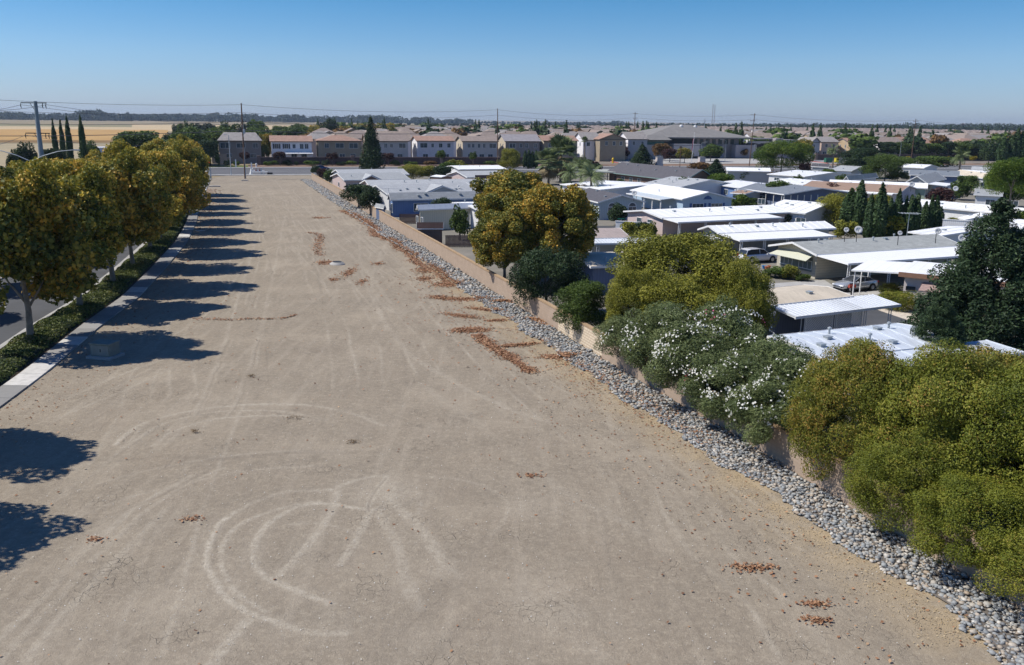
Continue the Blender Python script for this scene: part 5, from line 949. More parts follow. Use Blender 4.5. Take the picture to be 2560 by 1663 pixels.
for (y,x,u,v,row) in cand:
    k=r.randrange(4); rf=r.choice(roofs); wl=r.choice(walls); fl=row%2
    dist='in the second street back' if v<130 else ('in the middle streets' if v<320 else 'in the far streets'); gp='%s houses with %s walls %s of the estate'%(rf[1],wl[1],dist[7:])
    lab='%s house with %s walls among the rooftops %s'%(rf[1],wl[1],dist); lab=lab.replace('tiled house','tiled roof house')
    sc=(.92+.2*r.random(),.95+.15*r.random(),.93+.12*r.random()); a=ANG+(math.pi if fl else 0); p=RD(u+(15 if fl else 0),v+(13 if fl else 0))
    if k not in used: 
        o=U[k]; used.add(k); o.location=(p[0],p[1],0); o.rotation_euler=(0,0,a); o.scale=sc; o['label']=lab; o['group']=gp; ks=[q[0] for q in UK[k]]
    else:
        o=dup(U[k],[],(p[0],p[1],0),a,lab,gp,sc); ks=[]
        for q,_ in UK[k]:
            if v>130 and q.name.startswith('window'): continue
            c=q.copy(); COL.objects.link(c); c.parent=o; ks.append(c)
    for c in ks:
        if c.name.startswith('roof') : c.material_slots[0].link='OBJECT'; c.material_slots[0].material=rf[0]
        if c.name.startswith('wall'): c.material_slots[0].link='OBJECT'; c.material_slots[0].material=wl[0]
m=MB(); n_=MB()
for (y,x,u,v,row) in rest:
    M=Matrix.Translation((x,y,0))@Matrix.Rotation(ANG,4,'Z'); h=hipmesh(14,13,7.4,10.6,.5,'hip'); k=len(m.v); m.v+=[tuple(M@Vector(q)) for q in h.v]; m.f+=[tuple(i+k for i in f) for f in h.f]; n_.box((7,6.5,3.6),(14,13,7.2),0,M)
if rest:
    Ro=m.build('far_rooftops',t_brn,None); tag(Ro,'farthest mass of taupe rooftops before the skyline','rooftops',kind='stuff'); n_.build('walls',s_gry,Ro)
# trees between the far houses
for i in range(270):
    px=r.uniform(760,2560); D=r.uniform(420,880); p=ray(px,320,D)
    if i%4==0: tree('cyplow',0,'leaf_cypress',p.x,D,3.,r.uniform(13,16),0,name='cypress',label='slim dark cypress rising between the far rooftops',cat='cypress',group='cypresses among the far rooftops',trunk=False)
    else: tree('tiny',i%2,['leaf_green','leaf_dark','leaf_green','leaf_brown'][i%4],p.x,D,r.uniform(9,20),r.uniform(10.,14),1.,name='estate_tree',label=['green','dark green','green','brownish'][i%4]+' round tree between the far rooftops',group=['green','dark green','green','brownish'][i%4]+' trees among the far rooftops',trunk=False)
# ---------------------------------------------------------------- institutional building
q=G(1613,396); D0=q.y; p0=(q.x,q.y); b=on_line(1872,p0,E1); Wd=(b-Vector((q.x,q.y,0))).length; ze=Zat(1740,343.5,(q.y+b.y)/2); DP=34.; zr=Zat(1738,312,(q.y+b.y)/2+DP/2)
t_inst=pm('institution_roof',(.235,.225,.215),.1,.5,.9,streak=(.1,2,1)); s_in=pm('institution_stucco',(.36,.325,.33),.06,.5,.95); s_inl=pm('institution_light',(.50,.45,.43),.06,.5,.95)
T=thing('institution','large gray two storey civic building with tall hipped roof and dark upper windows','building',(q.x,q.y,0),ANG)
m=MB(); m.box((Wd/2+1,DP/2+2,ze/2),(Wd-8,DP-4,ze-.2)); m.build('wall',s_in,T)
m=MB(); o=1.2; x0,x1,y0,y1=-o,Wd+o,-o,DP+o; rx0,rx1=Wd*.42,Wd*.56; c0,c1,c2,c3=(x0,y0,ze),(x1,y0,ze),(x1,y1,ze),(x0,y1,ze); A_,B_=(rx0,DP/2,zr),(rx1,DP/2,zr)
m.poly([c0,c1,B_,A_]).poly([c2,c3,A_,B_]).poly([c1,c2,B_]).poly([c3,c0,A_]); m.box((Wd/2,DP/2,ze-.25),(x1-x0,y1-y0,.49)); m.build('roof',t_inst,T)
m=MB(); m.box((5,-1.4,ze*.82),(10,3.,.3)); m.poly([(-2,-4,ze-1.2),(11,-4,ze-1.2),(9,1.,ze+.9),(1.,1.,ze+.9)]).poly([(-2,-4,ze-1.2),(1,1,ze+.9),(-1,6,ze-1.2)]).poly([(11,-4,ze-1.2),(12,3,ze-1.2),(9,1,ze+.9)]); m.build('wing_roof',t_inst,T)
m=MB(); m.box((4.,1.,ze*.32),(9,5,ze*.64)); m.build('wing_wall',s_inl,T); m=MB(); m.box((4.,-.2,ze*.76),(8.4,3.,ze*.22)); m.build('corner_glazing',glass('teal_glass',(.03,.07,.075)),T)
m=MB(); m.box((19,-1.2,ze*.36),(13,3.4,ze*.5)); m.box((19,-1.2,ze*.66),(13.4,3.8,.6)); m.build('balcony',s_inl,T); m=MB(); m.box((17,1.9,ze*.8),(16,.3,ze*.26)); m.build('balcony_opening',dark,T)
for k in range(8): window(T,'window',(23.5+k*3.2,3.98,ze-2.),1.9,2.3,'y-',mat=dark)
m=MB(); m.box((30,3.2,ze*.3),(22,2.5,ze*.6)); m.build('recess_wall',s_in,T); 
m=MB(); m.box((30,1.9,1.6),(18,.1,3.)); m.build('entrance_glazing',dark,T)
m=MB(); m.box((Wd-2,.6,ze*.34),(11,4,ze*.62)); m.build('porch_wall',s_in,T)
e=Wd+1.; 
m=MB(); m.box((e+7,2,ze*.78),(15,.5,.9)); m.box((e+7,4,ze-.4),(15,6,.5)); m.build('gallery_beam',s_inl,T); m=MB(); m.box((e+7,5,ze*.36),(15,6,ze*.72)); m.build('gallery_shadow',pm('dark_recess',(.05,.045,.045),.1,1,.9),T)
m=MB(); m.box((e+14,1.,ze*.49),(4.,6,ze*.98)); m.box((e+20,1.5,ze*.46),(7,7,ze*.92)); m.build('tower',s_in,T); window(T,'window',(e+20,-2,ze*.7),1.8,2.4,'y-',mat=dark)
for u,z in ((rx0+2,zr-.6),(rx1+2,zr-.8)): m=MB(); m.lathe([(.8,-.6),(.8,.6),(.5,1.),(.05,1.2)],(u,DP/2-3,z-.6),10); m.build('roof_vent',white,T)
rsheet('civic_forecourt',(q.x-A0[0])*E1[0]+(q.y-A0[1])*E1[1]-30,(q.x-A0[0])*E1[0]+(q.y-A0[1])*E1[1]+130,58,(q.x-A0[0])*E2[0]+(q.y-A0[1])*E2[1]+1,.03,conc)
# ---------------------------------------------------------------- poles and wires
def arm(T,z,L_,a=ANG,x=0,mat=None,ins=2):
    m=MB(); ca,sa=math.cos(a),math.sin(a); m.box((x,0,z),(L_,.14,.16),a); A=m.build('crossarm',mat or wood,T)
    for k in range(ins):
        f=-.5+ (k+.0)/(max(ins-1,1)); g=MB(); g.lathe([(.05,0),(.11,.06),(.05,.12),(.11,.18),(.04,.26)],(f*L_*.94*ca,f*L_*.94*sa,z+.08),8); g.build('insulator',pm('porcelain',(.35,.33,.30),.1,3,.4),A)
def upole(label,px,yb,pxt,yt,arms,r0=.19):
    b=G(px,yb); t=ray(pxt,yt,b.y); T=thing('utility_pole',label,'utility pole',(b.x,b.y,0)); dx=t.x-b.x; m=MB(); m.tube([(0,0,-.3),(dx*.5,0,t.z*.5),(dx,0,t.z)],[r0,r0*.85,r0*.65],8); m.build('pole',wood,T)
    for f,l in arms: arm(T,t.z*f,l,x=0)
    return Vector((t.x,b.y,t.z)),T,b
P1,T1,b1=upole('tallest wooden utility pole standing on the dirt at the far end of the lot',613,447,603,258,[(.66,2.4)],.24)
g=MB(); g.lathe([(.02,0),(.3,.02),(.3,1.1),(.22,1.2),(.02,1.25)],(.45,0,P1.z*.60),10); g.build('transformer',steel,T1); g=MB(); g.tube([(.22,-.1,0),(.2,-.1,P1.z*.42)],.09,6); g.build('conduit',pm('conduit_grey',(.42,.47,.5),.1,2,.5),T1)
g=MB(); g.tube([(0,-.2,P1.z*.72),(.35,-.2,P1.z*.7),(.5,-.2,P1.z*.62),(.25,-.2,P1.z*.56)],.05,5); g.build('cable_loop',steel,T1)
P2,T2,_=upole('wooden utility pole before the lilac roofed house at the masonry wall end',1244,419,1244,271.5,[(.66,1.2)])
P3,T3,_=upole('brown utility pole with two short crossarms left of the gray civic building',1584,397,1588,281,[(.97,2.),(.86,2.)])
P4,T4,_=upole('leaning brown utility pole right of the gray civic building',1873,416,1887,283.5,[(.97,2.),(.86,2.)])
P5,T5,_=upole('rightmost brown utility pole with two short crossarms',2277,408,2290,297.6,[(.95,2.6),(.83,2.6)])
P6=ray(2800,306,520); P0=ray(-420,222,170)
def wire(label,pts,sag,rad=.035):
    m=MB()
    for a,b in zip(pts[:-1],pts[1:]):
        L_=(b-a).length; m.tube([a+(b-a)*t-Vector((0,0,sag*L_/100*4*t*(1-t))) for t in [i/14 for i in range(15)]],rad,4,False)
    m.build('power_line',pm('wire_grey',(.10,.10,.11),.05,1,.5),None,label=label,cat='power line')
dz=lambda P,z: Vector((P.x,P.y,P.z-z))
wire('topmost wire strung between the wooden poles across the sky',[dz(P0,-0),dz(P1,.4),dz(P2,.4),dz(P3,.5),dz(P4,.5),dz(P5,.5),P6],1.3)
wire('second wire below the topmost one between the wooden poles',[dz(P0,2.5),dz(P1,2.4),dz(P2,2.2),dz(P3,2.3),dz(P4,2.3),dz(P5,2.3),dz(P6,2)],1.3)
wire('third wire running past the skyline trees to the tallest pole',[dz(P0,5.5),dz(P1,4.6),dz(P2,4.4)],1.2,.05); wire('lowest thick cable from the left edge to the tallest pole and beyond',[dz(P0,8.4),dz(P1,6.9),dz(P2,7.6)],1.0,.07)
# steel transmission pole at the left
b=ray(104,395,160); t=ray(88,253,160); T=thing('transmission_pole','thick blue gray steel pole with two crossarms at the far left','utility pole',(b.x,160,0)); dx=t.x-b.x
m=MB(); m.tube([(-dx*-.0,0,-.2),(dx*.4,0,t.z*.5),(dx,0,t.z)],[.5,.42,.30],12); m.build('pole',pm('weathered_steel',(.24,.30,.34),.15,1,.6),T)
for (y_,x0_,x1_) in ((257,52,116),(333,64,124)):
    A=ray(x0_,y_,160);B=ray(x1_,y_,160); m=MB(); m.box(((A.x+B.x)/2-b.x,0,A.z),(B.x-A.x,.14,.16)); m.tube([(A.x-b.x+1.6,0,A.z),((A.x+B.x)/2-b.x+.2,0,A.z-1.5)],.05,5); X_=m.build('crossarm',dark,T)
    for xx in (A.x,B.x-.1,B.x-.7): g=MB(); g.tube([(xx-b.x,0,A.z),(xx-b.x-.1,0,A.z-.5),(xx-b.x,0,A.z-1.)],[.03,.09,.03],6); g.build('insulator',dark,X_)
TP=[ray(52,262,160),ray(116,262,160),ray(64,338,160)]
L0=[ray(-260,268,90),ray(-260,262,90),ray(-260,395,90)]; R0=[ray(760,300,420),ray(760,300,420),ray(430,352,330)]
for i,(a,b_,c,lab) in enumerate(zip(L0,TP,R0,['upper left conductor of the steel pole','upper right conductor of the steel pole','lower conductor of the steel pole'])): wire(lab+' at the far left',[a,b_,c],1.1,.03)
# radio masts
for px,yt,hgt in ((1780,260,0),(1785,262,0)):
    D=2300+(px-1780)*20; b=ray(px,308,D); top=Zat(px,yt,D); T=thing('radio_mast',('left' if px==1780 else 'right')+' one of two thin lattice radio masts on the skyline','radio mast',(b.x,D,0)); m=MB(); w_=1.0
    for a in range(3): m.tube([(w_*math.cos(a*2.1),w_*math.sin(a*2.1),0),(w_*math.cos(a*2.1),w_*math.sin(a*2.1),top)],.22,4)
    for k in range(int(top/3)):
        for a in range(3): m.tube([(w_*math.cos(a*2.1),w_*math.sin(a*2.1),k*3),(w_*math.cos(a*2.1+2.1),w_*math.sin(a*2.1+2.1),k*3+3)],.12,3,False)
    m.build('lattice',pm('mast_steel',(.25,.22,.23),.1,1,.6),T)
D=420; b=ray(1762,340,D); T=thing('antenna_mast','short antenna mast on top of the gray civic building','antenna',(b.x,D+2,0)); m=MB(); tz=Zat(1762,296,D); m.tube([(0,0,10),(0,0,tz)],.12,5); m.box((0,0,tz-.8),(1.2,.1,.1)); m.box((0,0,tz-1.6),(1.6,.1,.1)); m.build('mast',steel,T)
b=ray(2407,316,3000); T=thing('water_tower','tiny dark water tower on the skyline at right','water tower',(b.x,3000,0)); m=MB(); tz=Zat(2407,310,3000); m.lathe([(1.5,0),(1.5,tz*.6),(6,tz*.7),(6,tz),(1,tz+2)],(0,0,0),10); m.build('tank',pm('tower_red',(.2,.12,.12),.1,1,.8),T)
# ---------------------------------------------------------------- lamps and signals
def slamp(label,px,yt,yb,side=1,al=2.2,rad=.09,mat=None,D=None,double=False,ah=.9):
    b=G(px,yb) if D is None else ray(px,yb,D); D=b.y; tz=Zat(px,yt,D); T=thing('street_lamp',label,'street lamp',(b.x,D,0)); mt=mat or steel; m=MB(); m.lathe([(.2,0),(.2,.3),(.12,.4)],(0,0,0),8); m.tube([(0,0,.3),(0,0,tz)],[rad,rad*.7],8); m.build('pole',mt,T)
    for s in ((1,-1) if double else (side,)):
        m=MB(); m.tube([(0,0,tz-.1),(s*al*.3,0,tz+ah*.45),(s*al*.65,0,tz+ah*.85),(s*al,0,tz+ah)],[.06,.055,.05,.04],6); A=m.build('arm',mt,T); g=MB(); g.prism([(s*al,-.14,tz+ah+.08),(s*(al+.75),-.1,tz+ah+.06),(s*(al+.75),.1,tz+ah+.06),(s*al,.14,tz+ah+.08)],(0,0,-.14)); g.build('lamp_head',pm('lamp_grey',(.55,.58,.6),.05,2,.5),A)
    return T
slamp('double armed street lamp rising out of the autumn trees at left',103,402,620,al=5.,D=100,double=True,ah=1.25,rad=.12)
slamp('pale gray lamp post left of the tallest wooden pole at the junction',578,338,438,side=-1,al=.7,ah=.1,rad=.13,mat=MATS['conduit_grey'])
for j,(px,yt,yb,sd,lab) in enumerate([(1286,352,400,-1,'lamp post before the lilac roofed house'),(1461,350,405,-1,'thin lamp post right of the palms'),(1518,349,398,-1,'lamp post by the parking entrance'),(1607,350,398,1,'lamp post beside the dark conical evergreen'),(1752,358,399,1,'lamp post right of the flagpole'),(1812,352,402,-1,'curved lamp post before the civic building corner'),(1883,362,402,1,'gray lamp post beside the leaning pole'),(1943,358,400,1,'lamp post right of the civic tower'),(2248,356,403,-1,'lamp post in the dark roadside trees'),(2110,352,408,-1,'lamp post right of the green cabinets'),(143,345,380,-1,'pale post among the slim cypresses'),(172,350,378,1,'small lamp post between slim cypresses'),(484,342,385,-1,'lamp post left of the wide green tree')]):
    slamp(lab+' in the distance' if len(lab.split())<8 else lab,px,yt,yb,side=sd,al=1.8,ah=.5)
red=lamp('signal_red',(1.,.02,.03),2.2); blk=pm('signal_black',(.02,.02,.022),.1,3,.5)
def head(T,c,lit=True,parent=None):
    m=MB(); m.box((c[0],c[1],c[2]),(.45,.3,1.25)); m.box((c[0],c[1]-.02,c[2]),(.85,.06,1.65)); h=m.build('signal_head',blk,T)
    g=MB(); g.lathe([(.17,0),(.17,.06)],(0,0,0),10); me=g.v; g.v=[(c[0]+x,c[1]-.17-z,c[2]+.38+y) for x,y,z in g.v]; g.build('lens',red if lit else blk,h)
def msig(label,px,yj,yb,pts,heads):
    b=G(px,yb); D=b.y; T=thing('traffic_signal',label,'traffic signal',(b.x,D,0)); z=Zat(px,yj,D); m=MB(); m.tube([(0,0,0),(0,0,z+.3)],[.2,.14],8); m.build('post',MATS['conduit_grey'],T)
    P=[Vector((0,0,z))]+[ray(x,y,D)-Vector((b.x,D,0)) for x,y in pts]; m=MB(); m.tube(P,[.14]+[.09]*(len(P)-1),6); m.build('mast_arm',MATS['conduit_grey'],T)
    for x,y,l in heads: p=ray(x,y,D); head(T,(p.x-b.x,-.25,p.z),l)
msig('traffic signal with curved mast arm left of the pedestrian signal',497,380,408,[(470,371),(445,363),(420,360),(372,361)],[(373,363,True),(415,363,True),(487,385,True)])
msig('traffic signal arm reaching over the junction behind the autumn trees',225,390,412,[(245,385),(270,381.5),(300,380),(345,380)],[(249,387,True),(284,383,False),(337,383,False)])
b=G(527,447); T=thing('pedestrian_signal','black traffic signal with red light on a short gray post beside the lot','traffic signal',(b.x,b.y,0)); m=MB(); m.tube([(0,0,0),(0,0,2.7)],[.22,.2],8); m.build('post',MATS['conduit_grey'],T); head(T,(0,0,4.),True); m=MB(); m.tube([(0,0,2.6),(0,0,5.0)],.08,6); m.box((.25,.1,4.7),(.35,.3,.4)); m.build('upper_post',blk,T)
# flagpole
b=G(1727,421); tz=Zat(1732,333,b.y); T=thing('flagpole','white flagpole with a limp striped flag behind the clubhouse','flagpole',(b.x,b.y,0)); m=MB(); m.tube([(0,0,0),(.6,0,tz)],[.11,.05],8); m.lathe([(.02,0),(.12,.1),(.02,.24)],(.6,0,tz),8); m.build('pole',white,T)
m=MB(); z0=Zat(1732,346,b.y)
for k in range(7):
    x=.55-.05*k; m.prism([(x,.0,z0-.6*k),(x-.35,.06,z0-.3-.6*k),(x-.40,.0,z0-.9-.6*k),(x-.06,-.05,z0-.6-.6*k)],(0,.04,0))
m.build('flag',pm('flag_cloth',(.45,.16,.2),.5,1.2,.8),T)
b=G(1699,425); T=thing('wooden_post','thin brown wooden post left of the flagpole','post',(b.x,b.y,0)); m=MB(); m.tube([(0,0,0),(0,0,Zat(1699,366,b.y))],.12,6); m.box((0,0,Zat(1699,368,b.y)),(.9,.2,.5)); m.build('post',wood,T)
for px,w_,lab in ((1647,17,'left tapered beige entry pillar behind the clubhouse roof'),(1753,17,'right tapered beige entry pillar behind the clubhouse roof')):
    b=G(px,416); h=Zat(px,394,b.y); T=thing('entry_pillar',lab,'pillar',(b.x,b.y,0),ANG); k=w_*b.y/FPX/2; m=MB(); v=[(-k,-1,0),(k,-1,0),(k,1,0),(-k,1,0)]; t=[(a*.84,c*.8,h) for a,c,_ in v]; m.v=v+t; m.f=[(3,2,1,0),(4,5,6,7),(0,1,5,4),(1,2,6,5),(2,3,7,6),(3,0,4,7)]; m.build('shaft',s_inl,T); m=MB(); m.box((0,0,h+.12),(k*1.8,1.8,.24)); m.build('cap',conc,T)
def hydrant(label,px,yb,mat,sc=1.6):
    b=G(px,yb); T=thing('fire_hydrant',label,'fire hydrant',(b.x,b.y,0)); T.scale=(sc,sc,sc); m=MB(); m.lathe([(.18,0),(.18,.06),(.12,.08),(.12,.55),(.17,.58),(.17,.64),(.13,.72),(.05,.80),(.04,.86)],(0,0,0),12); m.build('barrel',mat,T)
    for s in (-1,1): m=MB(); m.tube([(s*.1,0,.45),(s*.22,0,.45)],.06,8); m.build('nozzle',mat,T)
hydrant('yellow fire hydrant by the red kerb left of the clubhouse roof',1532,408,pm('hydrant_yellow',(.75,.5,.02),.05,3,.5),2.6); hydrant('pale hydrant on the far verge of the highway',641,418,white,1.6)
m=MB(); 
for (a,b) in (((1498,398),(1546,408)),((2020,403),(2070,409))): p,q=G(*a),G(*b); e=(q-p).normalized(); n_=Vector((-e.y,e.x,0))*.35; m.prism([tuple(p-n_),tuple(q-n_),tuple(q+n_),tuple(p+n_)],(0,0,.2))
m.build('red_kerb',pm('red_paint',(.48,.12,.10),.15,1,.8),kind='structure')
# ---------------------------------------------------------------- palms
def fronds(seed,R,n,kind,zlo,zhi,mat,name,par,z):
    r=np.random.default_rng(seed); V=[];T_=[]
    for i in range(n):
        q=r.random()*6.28; el=zlo+(zhi-zlo)*r.random(); d=np.array([math.cos(q)*math.cos(el),math.sin(q)*math.cos(el),math.sin(el)]); side=np.array([-math.sin(q),math.cos(q),0]); up=np.cross(d,side); t=r.random()
        if kind=='fan':
            c=d*R*.5*(.8+.4*r.random()); nb=15
            for k in range(nb):
                a=(k/(nb-1)-.5)*3.4; bd=d*math.cos(a)+side*math.sin(a); L_=R*.5*(1-.25*abs(a)/1.7); bw=np.cross(bd,up)*R*.035; e=c+bd*L_; e[2]-=L_*.22; mid=c+bd*L_*.55
                V.append([c,mid+bw,e,mid-bw]); T_.append(t)
            st=d*0; V.append([st+side*.03,st-side*.03,c-side*.02,c+side*.02]); T_.append(t)
        else:
            pr=np.zeros(3); dd=d.copy(); ns=12
            for k in range(ns):
                nx=pr+dd*R/ns; dd=dd+np.array([0,0,-.16]); dd/=np.linalg.norm(dd)
                V.append([pr+side*.03,pr-side*.03,nx-side*.02,nx+side*.02]); T_.append(t)
                L_=R*.3*math.sin(math.pi*(k+1.5)/(ns+2))
                for s in (-1,1):
                    for h in (0,.5): o=pr+(nx-pr)*h; tip=o+side*s*L_*.75+dd*L_*.5-np.array([0,0,L_*.55]); V.append([o,(o+tip)/2+dd*.09,tip,(o+tip)/2-dd*.03]); T_.append(t)
                pr=nx
    o=link(name,quads(name,np.array(V)+np.array([0,0,0.]),MATS[mat],np.array(T_)),par); o.location=(0,0,z); return o
def palm(label,px,yc,yb,Rpx,kind,seed,D,dead=True):
    p=ray(px,yc,D); R=Rpx*D/FPX; T=thing('fan_palm' if kind=='fan' else 'feather_palm',label,'palm tree',(p.x,D,0)); m=MB(); m.tube([(0,0,0),(.1,0,p.z*.5),(0,0,p.z)],[.34,.26,.22],8); m.build('trunk',bark,T)
    fronds(seed,R,46 if kind=='fan' else 24,kind,-.35 if kind=='fan' else -.1,1.4,'palm','fronds',T,p.z)
    if dead: fronds(seed+5,R*.95,34,kind,-1.35,-.5,'palm_dead','dead_fronds',T,p.z)
palm('tallest fan palm with a skirt of dead fronds behind the golden tree',1402,388,460,58,'fan',1,235); palm('shorter fan palm left of the tallest one',1372,408,462,44,'fan',2,225); palm('drooping feather palm right of the fan palms',1452,418,470,58,'feather',3,200,False); palm('lower feather palm in front of the clubhouse carport',1478,440,475,44,'feather',4,180,False); palm('feather palm left of the drooping one, just above the golden crown',1425,432,475,36,'feather',5,190,False)
palm('small distant fan palm above the lamp post',1462,352,400,12,'fan',6,330,False); palm('palm before the masonry wall at far right',2402,392,440,30,'feather',7,250,False); palm('small palm at the gray blue gabled house at right',2085,376,412,20,'feather',8,330,False); palm('dark palm at the far end of the tan wall',824,434,456,16,'feather',9,225,False)
# ---------------------------------------------------------------- cars
def car(label,loc,rz,L,W,H,paint,suv,cat='car'):
    T=thing('parked_car',label,cat,loc,rz); hw=W/2; gz=.28
    if suv: S=[(0,.45,.80,.6),(.03,.30,1.0,.92),(.12,.26,1.02,.97),(.5,.25,1.05,1.),(.72,.25,1.03,1.),(.9,.27,.97,.97),(.97,.32,.85,.86),(1.,.42,.62,.66)]; C=[(.015,1.02,.86,.0),(.07,H-.12,.74,1),(.18,H-.02,.76,1),(.42,H,.77,1),(.56,H-.07,.74,1),(.71,1.05,.86,0)]
    else: S=[(0,.42,.72,.62),(.03,.30,.93,.9),(.15,.26,.97,.97),(.5,.25,.93,1.),(.7,.25,.92,1.),(.86,.26,.82,.96),(.96,.3,.70,.84),(1.,.40,.55,.62)]; C=[(.12,.96,.82,0),(.25,H-.08,.68,1),(.38,H,.70,1),(.52,H-.03,.68,1),(.70,.94,.84,0)]
    m=MB(); k=0
    for (f,zb,zt,w_) in S:
        x=f*L-L/2; w_*=hw; m.v+=[(x,-w_*.9,zb),(x,-w_,zb+.18),(x,-w_,zt-.12),(x,-w_*.9,zt),(x,0,zt+.02),(x,w_*.9,zt),(x,w_,zt-.12),(x,w_,zb+.18),(x,w_*.9,zb)]
    n=len(S)
    for i in range(n-1):
        for j in range(8): m.f.append((i*9+j,i*9+j+1,(i+1)*9+j+1,(i+1)*9+j))
        m.f.append((i*9+8,i*9,(i+1)*9,(i+1)*9+8))
    m.f.append(tuple(range(9))); m.f.append(tuple((n-1)*9+j for j in range(8,-1,-1))); body=m.build('body',paint,T,True)
    m=MB()
    for (f,z,w_,_) in C: x=f*L-L/2; w_*=hw; m.v+=[(x,-w_,z),(x,w_,z)]
    zb=1.0 if suv else .9; nb=len(C); base=[(C[i][0]*L-L/2, C[i][2]*hw) for i in range(nb)]
    g=MB(); x0=C[0][0]*L-L/2; x1=C[-1][0]*L-L/2; up=[(f*L-L/2,z,w_*hw) for f,z,w_,_ in C]
    for s in (-1,1): g.poly([(x,s*w_,z) for x,z,w_ in up][::s])
    for i in range(nb-1): a,b=up[i],up[i+1]; g.poly([(a[0],-a[2],a[1]),(a[0],a[2],a[1]),(b[0],b[2],b[1]),(b[0],-b[2],b[1])])
    g.poly([(x0,-up[0][2],up[0][1]),(x1,-up[-1][2],up[-1][1]),(x1,up[-1][2],up[-1][1]),(x0,up[0][2],up[0][1])]); g.build('glasshouse',glass('car_glass',(.015,.018,.022)),T)
    q=MB()
    for i in range(1,nb-2): a,b=up[i],up[i+1]; q.prism([(a[0],-a[2]-.01,a[1]+.015),(b[0],-b[2]-.01,b[1]+.015),(b[0],b[2]+.01,b[1]+.015),(a[0],a[2]+.01,a[1]+.015)],(0,0,.02))
    q.build('roof',paint,T)
    q=MB()
    for s in (-1,1):
        for (i,j) in ((0,1),(nb-1,nb-2)): a,b=up[i],up[j]; q.tube([(a[0],s*(a[2]+.01),a[1]),(b[0],s*(b[2]+.01),b[1]+.02)],.035,5)
        mid=up[nb//2]; q.tube([(mid[0],s*(mid[2]+.005),mid[1]),(mid[0]+.05,s*(mid[2]+.12),zb+.02)],.03,5)
    q.build('pillars',paint,T)
    for fx in (.19,.81):
        for s in (-1,1):
            x=fx*L-L/2; r_=.36 if suv else .33; w=MB(); w.tube([(x,s*(hw-.22),r_),(x,s*(hw+.015),r_)],r_,16); t_=w.build('wheel',pm('rubber',(.02,.02,.02),.1,3,.8),T); w=MB(); w.tube([(x,s*(hw+.0),r_),(x,s*(hw+.03),r_)],r_*.62,12); w.build('rim',pm('alloy',(.45,.46,.48),.1,4,.3,.7),t_)
            w=MB(); w.tube([(x,s*(hw-.1),r_+.02),(x,s*(hw+.006),r_+.02)],r_+.07,16); w.build('wheel_arch',blk,T)
    for s in (-1,1):
        w=MB(); w.box((-L/2+.06,s*hw*.78,.88 if suv else .8),(.12,.22,.3 if suv else .16)); w.build('tail_light',pm('tail_red',(.35,.01,.01),.05,2,.3),T); w=MB(); w.box((L/2-.12,s*hw*.66,.70 if suv else .62),(.16,.3,.12)); w.build('headlight',pm('lens_clear',(.7,.72,.75),.05,2,.15),T)
        w=MB(); w.box((up[-1][0]-.35,s*(hw+.07),1.05 if suv else .95),(.14,.2,.14)); w.build('mirror',paint,T)
    w=MB(); w.box((-L/2-.005,0,.72),(.02,.5,.14)); w.build('number_plate',white,T); w=MB(); w.box((0,0,.22),(L*.9,W*.86,.16)); w.build('underbody',blk,T); return T
def carpaint(n_,c,met=.3): 
    m=pm(n_,c,.03,.5,.28,met); m.node_tree.nodes['Principled BSDF'].inputs['Coat Weight'].default_value=.6 if 'Principled BSDF' in m.node_tree.nodes else 0; return m
cw=carpaint('car_white',(.72,.73,.76),.1); cs=carpaint('car_silver',(.48,.50,.53),.5)
c=G(1889,655); h=H4.rotation_euler.z; car('white suv seen from behind under the white carport',(c.x+.2,c.y,.02),h,4.7,1.85,1.62,cw,True)
c=G(2142,728); h=H3.rotation_euler.z; car('silver saloon with its bonnet poking out from under the long carport',(c.x,c.y+.6,.03),h+math.pi,4.6,1.8,1.36,cs,False)
c=G(1514,388); car('pale blue car parked among the trees left of the clubhouse',(c.x,c.y,.02),ANG,4.6,1.85,1.5,carpaint('car_pale',(.5,.58,.66),.2),False)
c=G(1571,388); car('second pale car half hidden behind the dark purple tree',(c.x,c.y,.02),ANG,4.6,1.85,1.5,cw,False)
c=G(805,425); car('dark blue car driving on the highway near the end of the wall',(c.x,c.y,.03),ANG,4.6,1.85,1.45,carpaint('car_navy',(.03,.06,.16),.3),False)
# ---------------------------------------------------------------- small things
b=G(264,893); T=thing('utility_cabinet','gray green utility cabinet on a concrete pad in the tree shadow','utility cabinet',(b.x,b.y,0),R_(-12)); m=MB(); m.box((0,0,.08),(1.9,1.5,.2)); m.build('pad',conc,T); m=MB(); m.prism([(-.72,-.5,.18),(.72,-.5,.18),(.72,-.5,.98),(-.72,-.5,.98)],(0,1.1,0)); m.build('housing',pm('cabinet_green',(.20,.23,.20),.1,2,.6),T); m=MB(); m.box((0,.04,1.03),(1.56,1.2,.09)); m.build('lid',MATS['cabinet_green'],T)
m=MB(); m.box((0,-.51,.58),(1.3,.02,.68)); D_=m.build('door',pm('cabinet_door',(.27,.29,.26),.1,2,.6),T); m=MB(); m.box((.05,-.53,.6),(.05,.03,.2)); m.build('handle',dark,D_)
b=G(843,661); T=thing('manhole','round concrete manhole collar with a dark steel lid on the dirt','manhole',(b.x,b.y,0)); m=MB(); m.lathe([(.95,-.05),(.85,.08),(.56,.28),(.54,.28)],(0,0,0),24); m.build('collar',conc,T); m=MB(); m.lathe([(.5,.28),(.5,.32),(.05,.33)],(0,0,0),24); m.build('lid',dark,T)
b=G(487,577); T=thing('manhole','faint ring of a manhole beside the far pavement under tree shade','manhole',(b.x+.8,b.y,0)); m=MB(); m.lathe([(.7,0),(.7,.06),(.5,.07)],(0,0,0),20); m.build('collar',conc,T)
